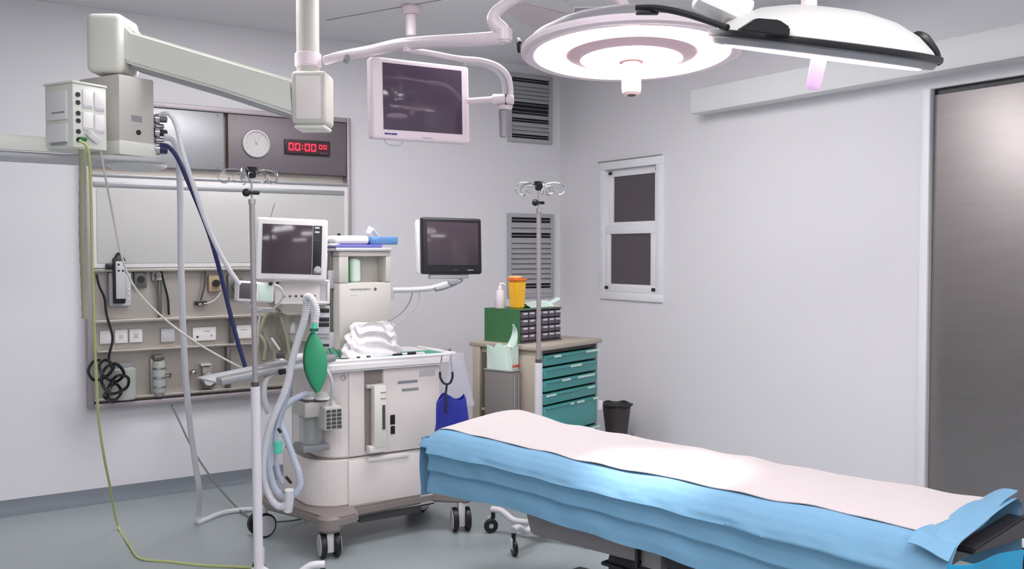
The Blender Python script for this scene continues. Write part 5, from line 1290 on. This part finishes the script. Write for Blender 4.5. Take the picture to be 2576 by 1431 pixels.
tpart('foot_dome', B().cyl((0.64, 0.14, 0.1), (0.64, 0.14, 0.2), 0.14, 0.12, seg=40, bev=0.01), mat('dark_dome', (70, 80, 84), 0.4))
for x_, y_ in ((0.45, 0.08), (0.45, 0.44), (1.7, 0.1), (1.7, 0.42)): tpart('levelling_foot', B().cyl((x_, y_, 0), (x_, y_, 0.0195), 0.04, seg=18), BLACK)
tpart('foot_cushion', B().prism([(0.12, TZ - 0.052), (0.12, TZ - 0.036), (TW + 0.04, TZ - 0.03), (TW + 0.04, TZ - 0.1)], TL + 0.015, TL + 0.07, 0.006, M=Matrix(((0, 0, 1, 0), (1, 0, 0, 0), (0, 1, 0, 0), (0, 0, 0, 1)))), MATTR)

def zsurf(x, y):                      # top surface height (local coordinates of the table)
    z = TZ
    z += 0.038 * math.exp(-((x + 0.02) / 0.20) ** 2) * math.exp(-((y - 0.42) / 0.22) ** 2)
    z += 0.0035 * math.sin(6.5 * x + 3 * y) * math.sin(9 * y + 2 * x)
    z += 0.002 * math.sin(23 * x + 11 * y)
    return z
# blue drape: cross-section goes over the near edge, down the side; far side too
def hemf(u):
    K_ = [(0, 0.95), (0.12, 0.90), (0.25, 0.84), (0.45, 0.86), (0.65, 0.93), (1.0, 1.12)]
    for (a_, p_), (b_, q_) in zip(K_, K_[1:]):
        if u <= b_: return p_ + (q_ - p_) * (u - a_) / (b_ - a_)
    return 1.1
def drape_fn(u, v):
    x = -0.085 + (TL + 0.06 + 0.085) * u
    # v: 0 = far hem ... 1 = near hem
    prof = [(TW + 0.03, -0.2), (TW + 0.015, -0.1), (TW + 0.01, -0.02), (TW - 0.03, 0.002), (TW / 2, 0.002), (0.05, 0.002), (0.022, -0.008), (-0.004, -0.03), (-0.026, -0.06), (-0.040, -0.088), (-0.026, -0.099), (-0.020, -0.12), (-0.026, -0.15), (-0.03, -0.165), (-0.014, -0.178), (-0.018, -0.2), (-0.026, -0.23), (-0.028, -0.265)]
    t = v * (len(prof) - 1); i = min(int(t), len(prof) - 2); f = t - i
    y = prof[i][0] * (1 - f) + prof[i + 1][0] * f
    dz = prof[i][1] * (1 - f) + prof[i + 1][1] * f
    e = max(0.0, min(1.0, -dz / 0.28))
    s = 0 if v < 0.5 else 1
    y += (-1 if s else 1) * e * (0.005 * math.sin(7 * x + 1) + 0.0025 * math.sin(19 * x + 40 * dz) + 0.003 * max(0, 1 - abs((x * 4) % 1 - 0.5) * 24))
    y += -s * min(1, e * 5) * 0.003 * math.sin(38 * x + 30 * dz) * math.sin(7 * x) * (1 - e)
    # folds of the side panel wander along the length
    z = zsurf(x, max(0, min(TW, y))) + dz * hemf(u)
    ex = max(0.0, 1 - (x + 0.085) / 0.06)
    if s and dz < -0.01: y += 0.05 * ex
    if dz > -0.03: z -= 0.03 * ex ** 2
    if u > 0.93 and dz > -0.05: z += 0.03 * ((u - 0.93) / 0.07) ** 1.5 * (y / TW)
    return MTB @ Vector((x, y, z))
mb = MB()
NU, NV = 220, 68
mb.grid(drape_fn, NU, NV)
def head_fn(u, v):                    # the drape over the head end
    a = drape_fn(0, 5 / 17 + (17 / 17 - 5 / 17) * 0)   # unused anchor
    y = -0.012 + (TW + 0.02) * u
    top = zsurf(-0.085, max(0, min(TW, y))) - 0.028
    edge = min(u, 1 - u) * 12
    x = -0.085 - 0.012 * math.sin(PI * min(1, v * 1.2)) - 0.006 * math.sin(14 * y + 2 * v)
    if u < 0.08: x += 0.04 * (1 - u / 0.08) ** 2 * 0
    return MTB @ Vector((x, y + (-0.0 if u > 0 else 0), top - 0.25 * v))
mb.grid(head_fn, 24, 16)
dr_ = solo('blue_drape', mb, DRAPE, 'light blue disposable drape covering the operating table and its side', 'drape', sharp=1.4)
# white sheet on top
def sheet_fn(u, v):
    far = TW + 0.012
    near = 0.045 + 0.008 * math.sin(9 * u) + 0.006 * math.sin(23 * u)
    x0_ = -0.075 + 0.02 * (1 - v); x1_ = TL - 0.035 + 0.004 * math.sin(5 * v)
    x = x0_ + (x1_ - x0_) * u
    y = far + (near - far) * v
    z = zsurf(x, min(y, TW)) + 0.0075 + 0.0015 * math.sin(31 * x + 17 * y)
    if v < 0.06: z -= 0.03 * ((0.06 - v) / 0.06) ** 2
    z -= 0.02 * max(0, 1 - u / 0.02)
    return MTB @ Vector((x, y, z))
mb = MB(); mb.grid(sheet_fn, 150, 40, thick=0.003)
solo('white_sheet', mb, SHEET, 'white sheet laid along the top of the operating table', 'sheet', sharp=1.4)
# folded strip of blue drape curling up at the foot end
def foot_fn(u, v):
    x = TL - 0.045 + (0.085 + 0.02 * (1 - u)) * v
    y = -0.035 + (TW + 0.07) * u
    z = zsurf(min(x, TL), max(0, min(TW, y))) + 0.010 + 0.02 * v ** 1.5 * u + 0.014 * u ** 3 * math.sin(PI * v * 0.75) - 0.02 * v ** 1.3 * (1 - u) + 0.004 * math.sin(12 * u + 5 * v) - 0.02 * max(0, 1 - u * 12)
    return MTB @ Vector((x, y, z))
mb = MB(); mb.grid(foot_fn, 34, 16, thick=0.003)
solo('drape_fold', mb, DRAPE, 'folded end of blue drape curling up over the foot of the table', 'drape', sharp=1.4)
def under_fn(u, v):
    x = TL + 0.085 + 0.008 * math.sin(7 * u + 3 * v) - 0.03 * v
    y = -0.045 + (TW * 0.95) * u * (1 - 0.12 * v)
    z = TZ - 0.04 - 0.065 * u - 0.28 * v
    if u < 0.1: x -= 0.25 * (0.1 - u)
    return MTB @ Vector((x, y, z))
mb = MB(); mb.grid(under_fn, 30, 14, thick=0.003)
solo('cyan_drape', mb, DRAPE2, 'bright cyan drape hanging below the foot end of the table', 'drape', sharp=1.4)
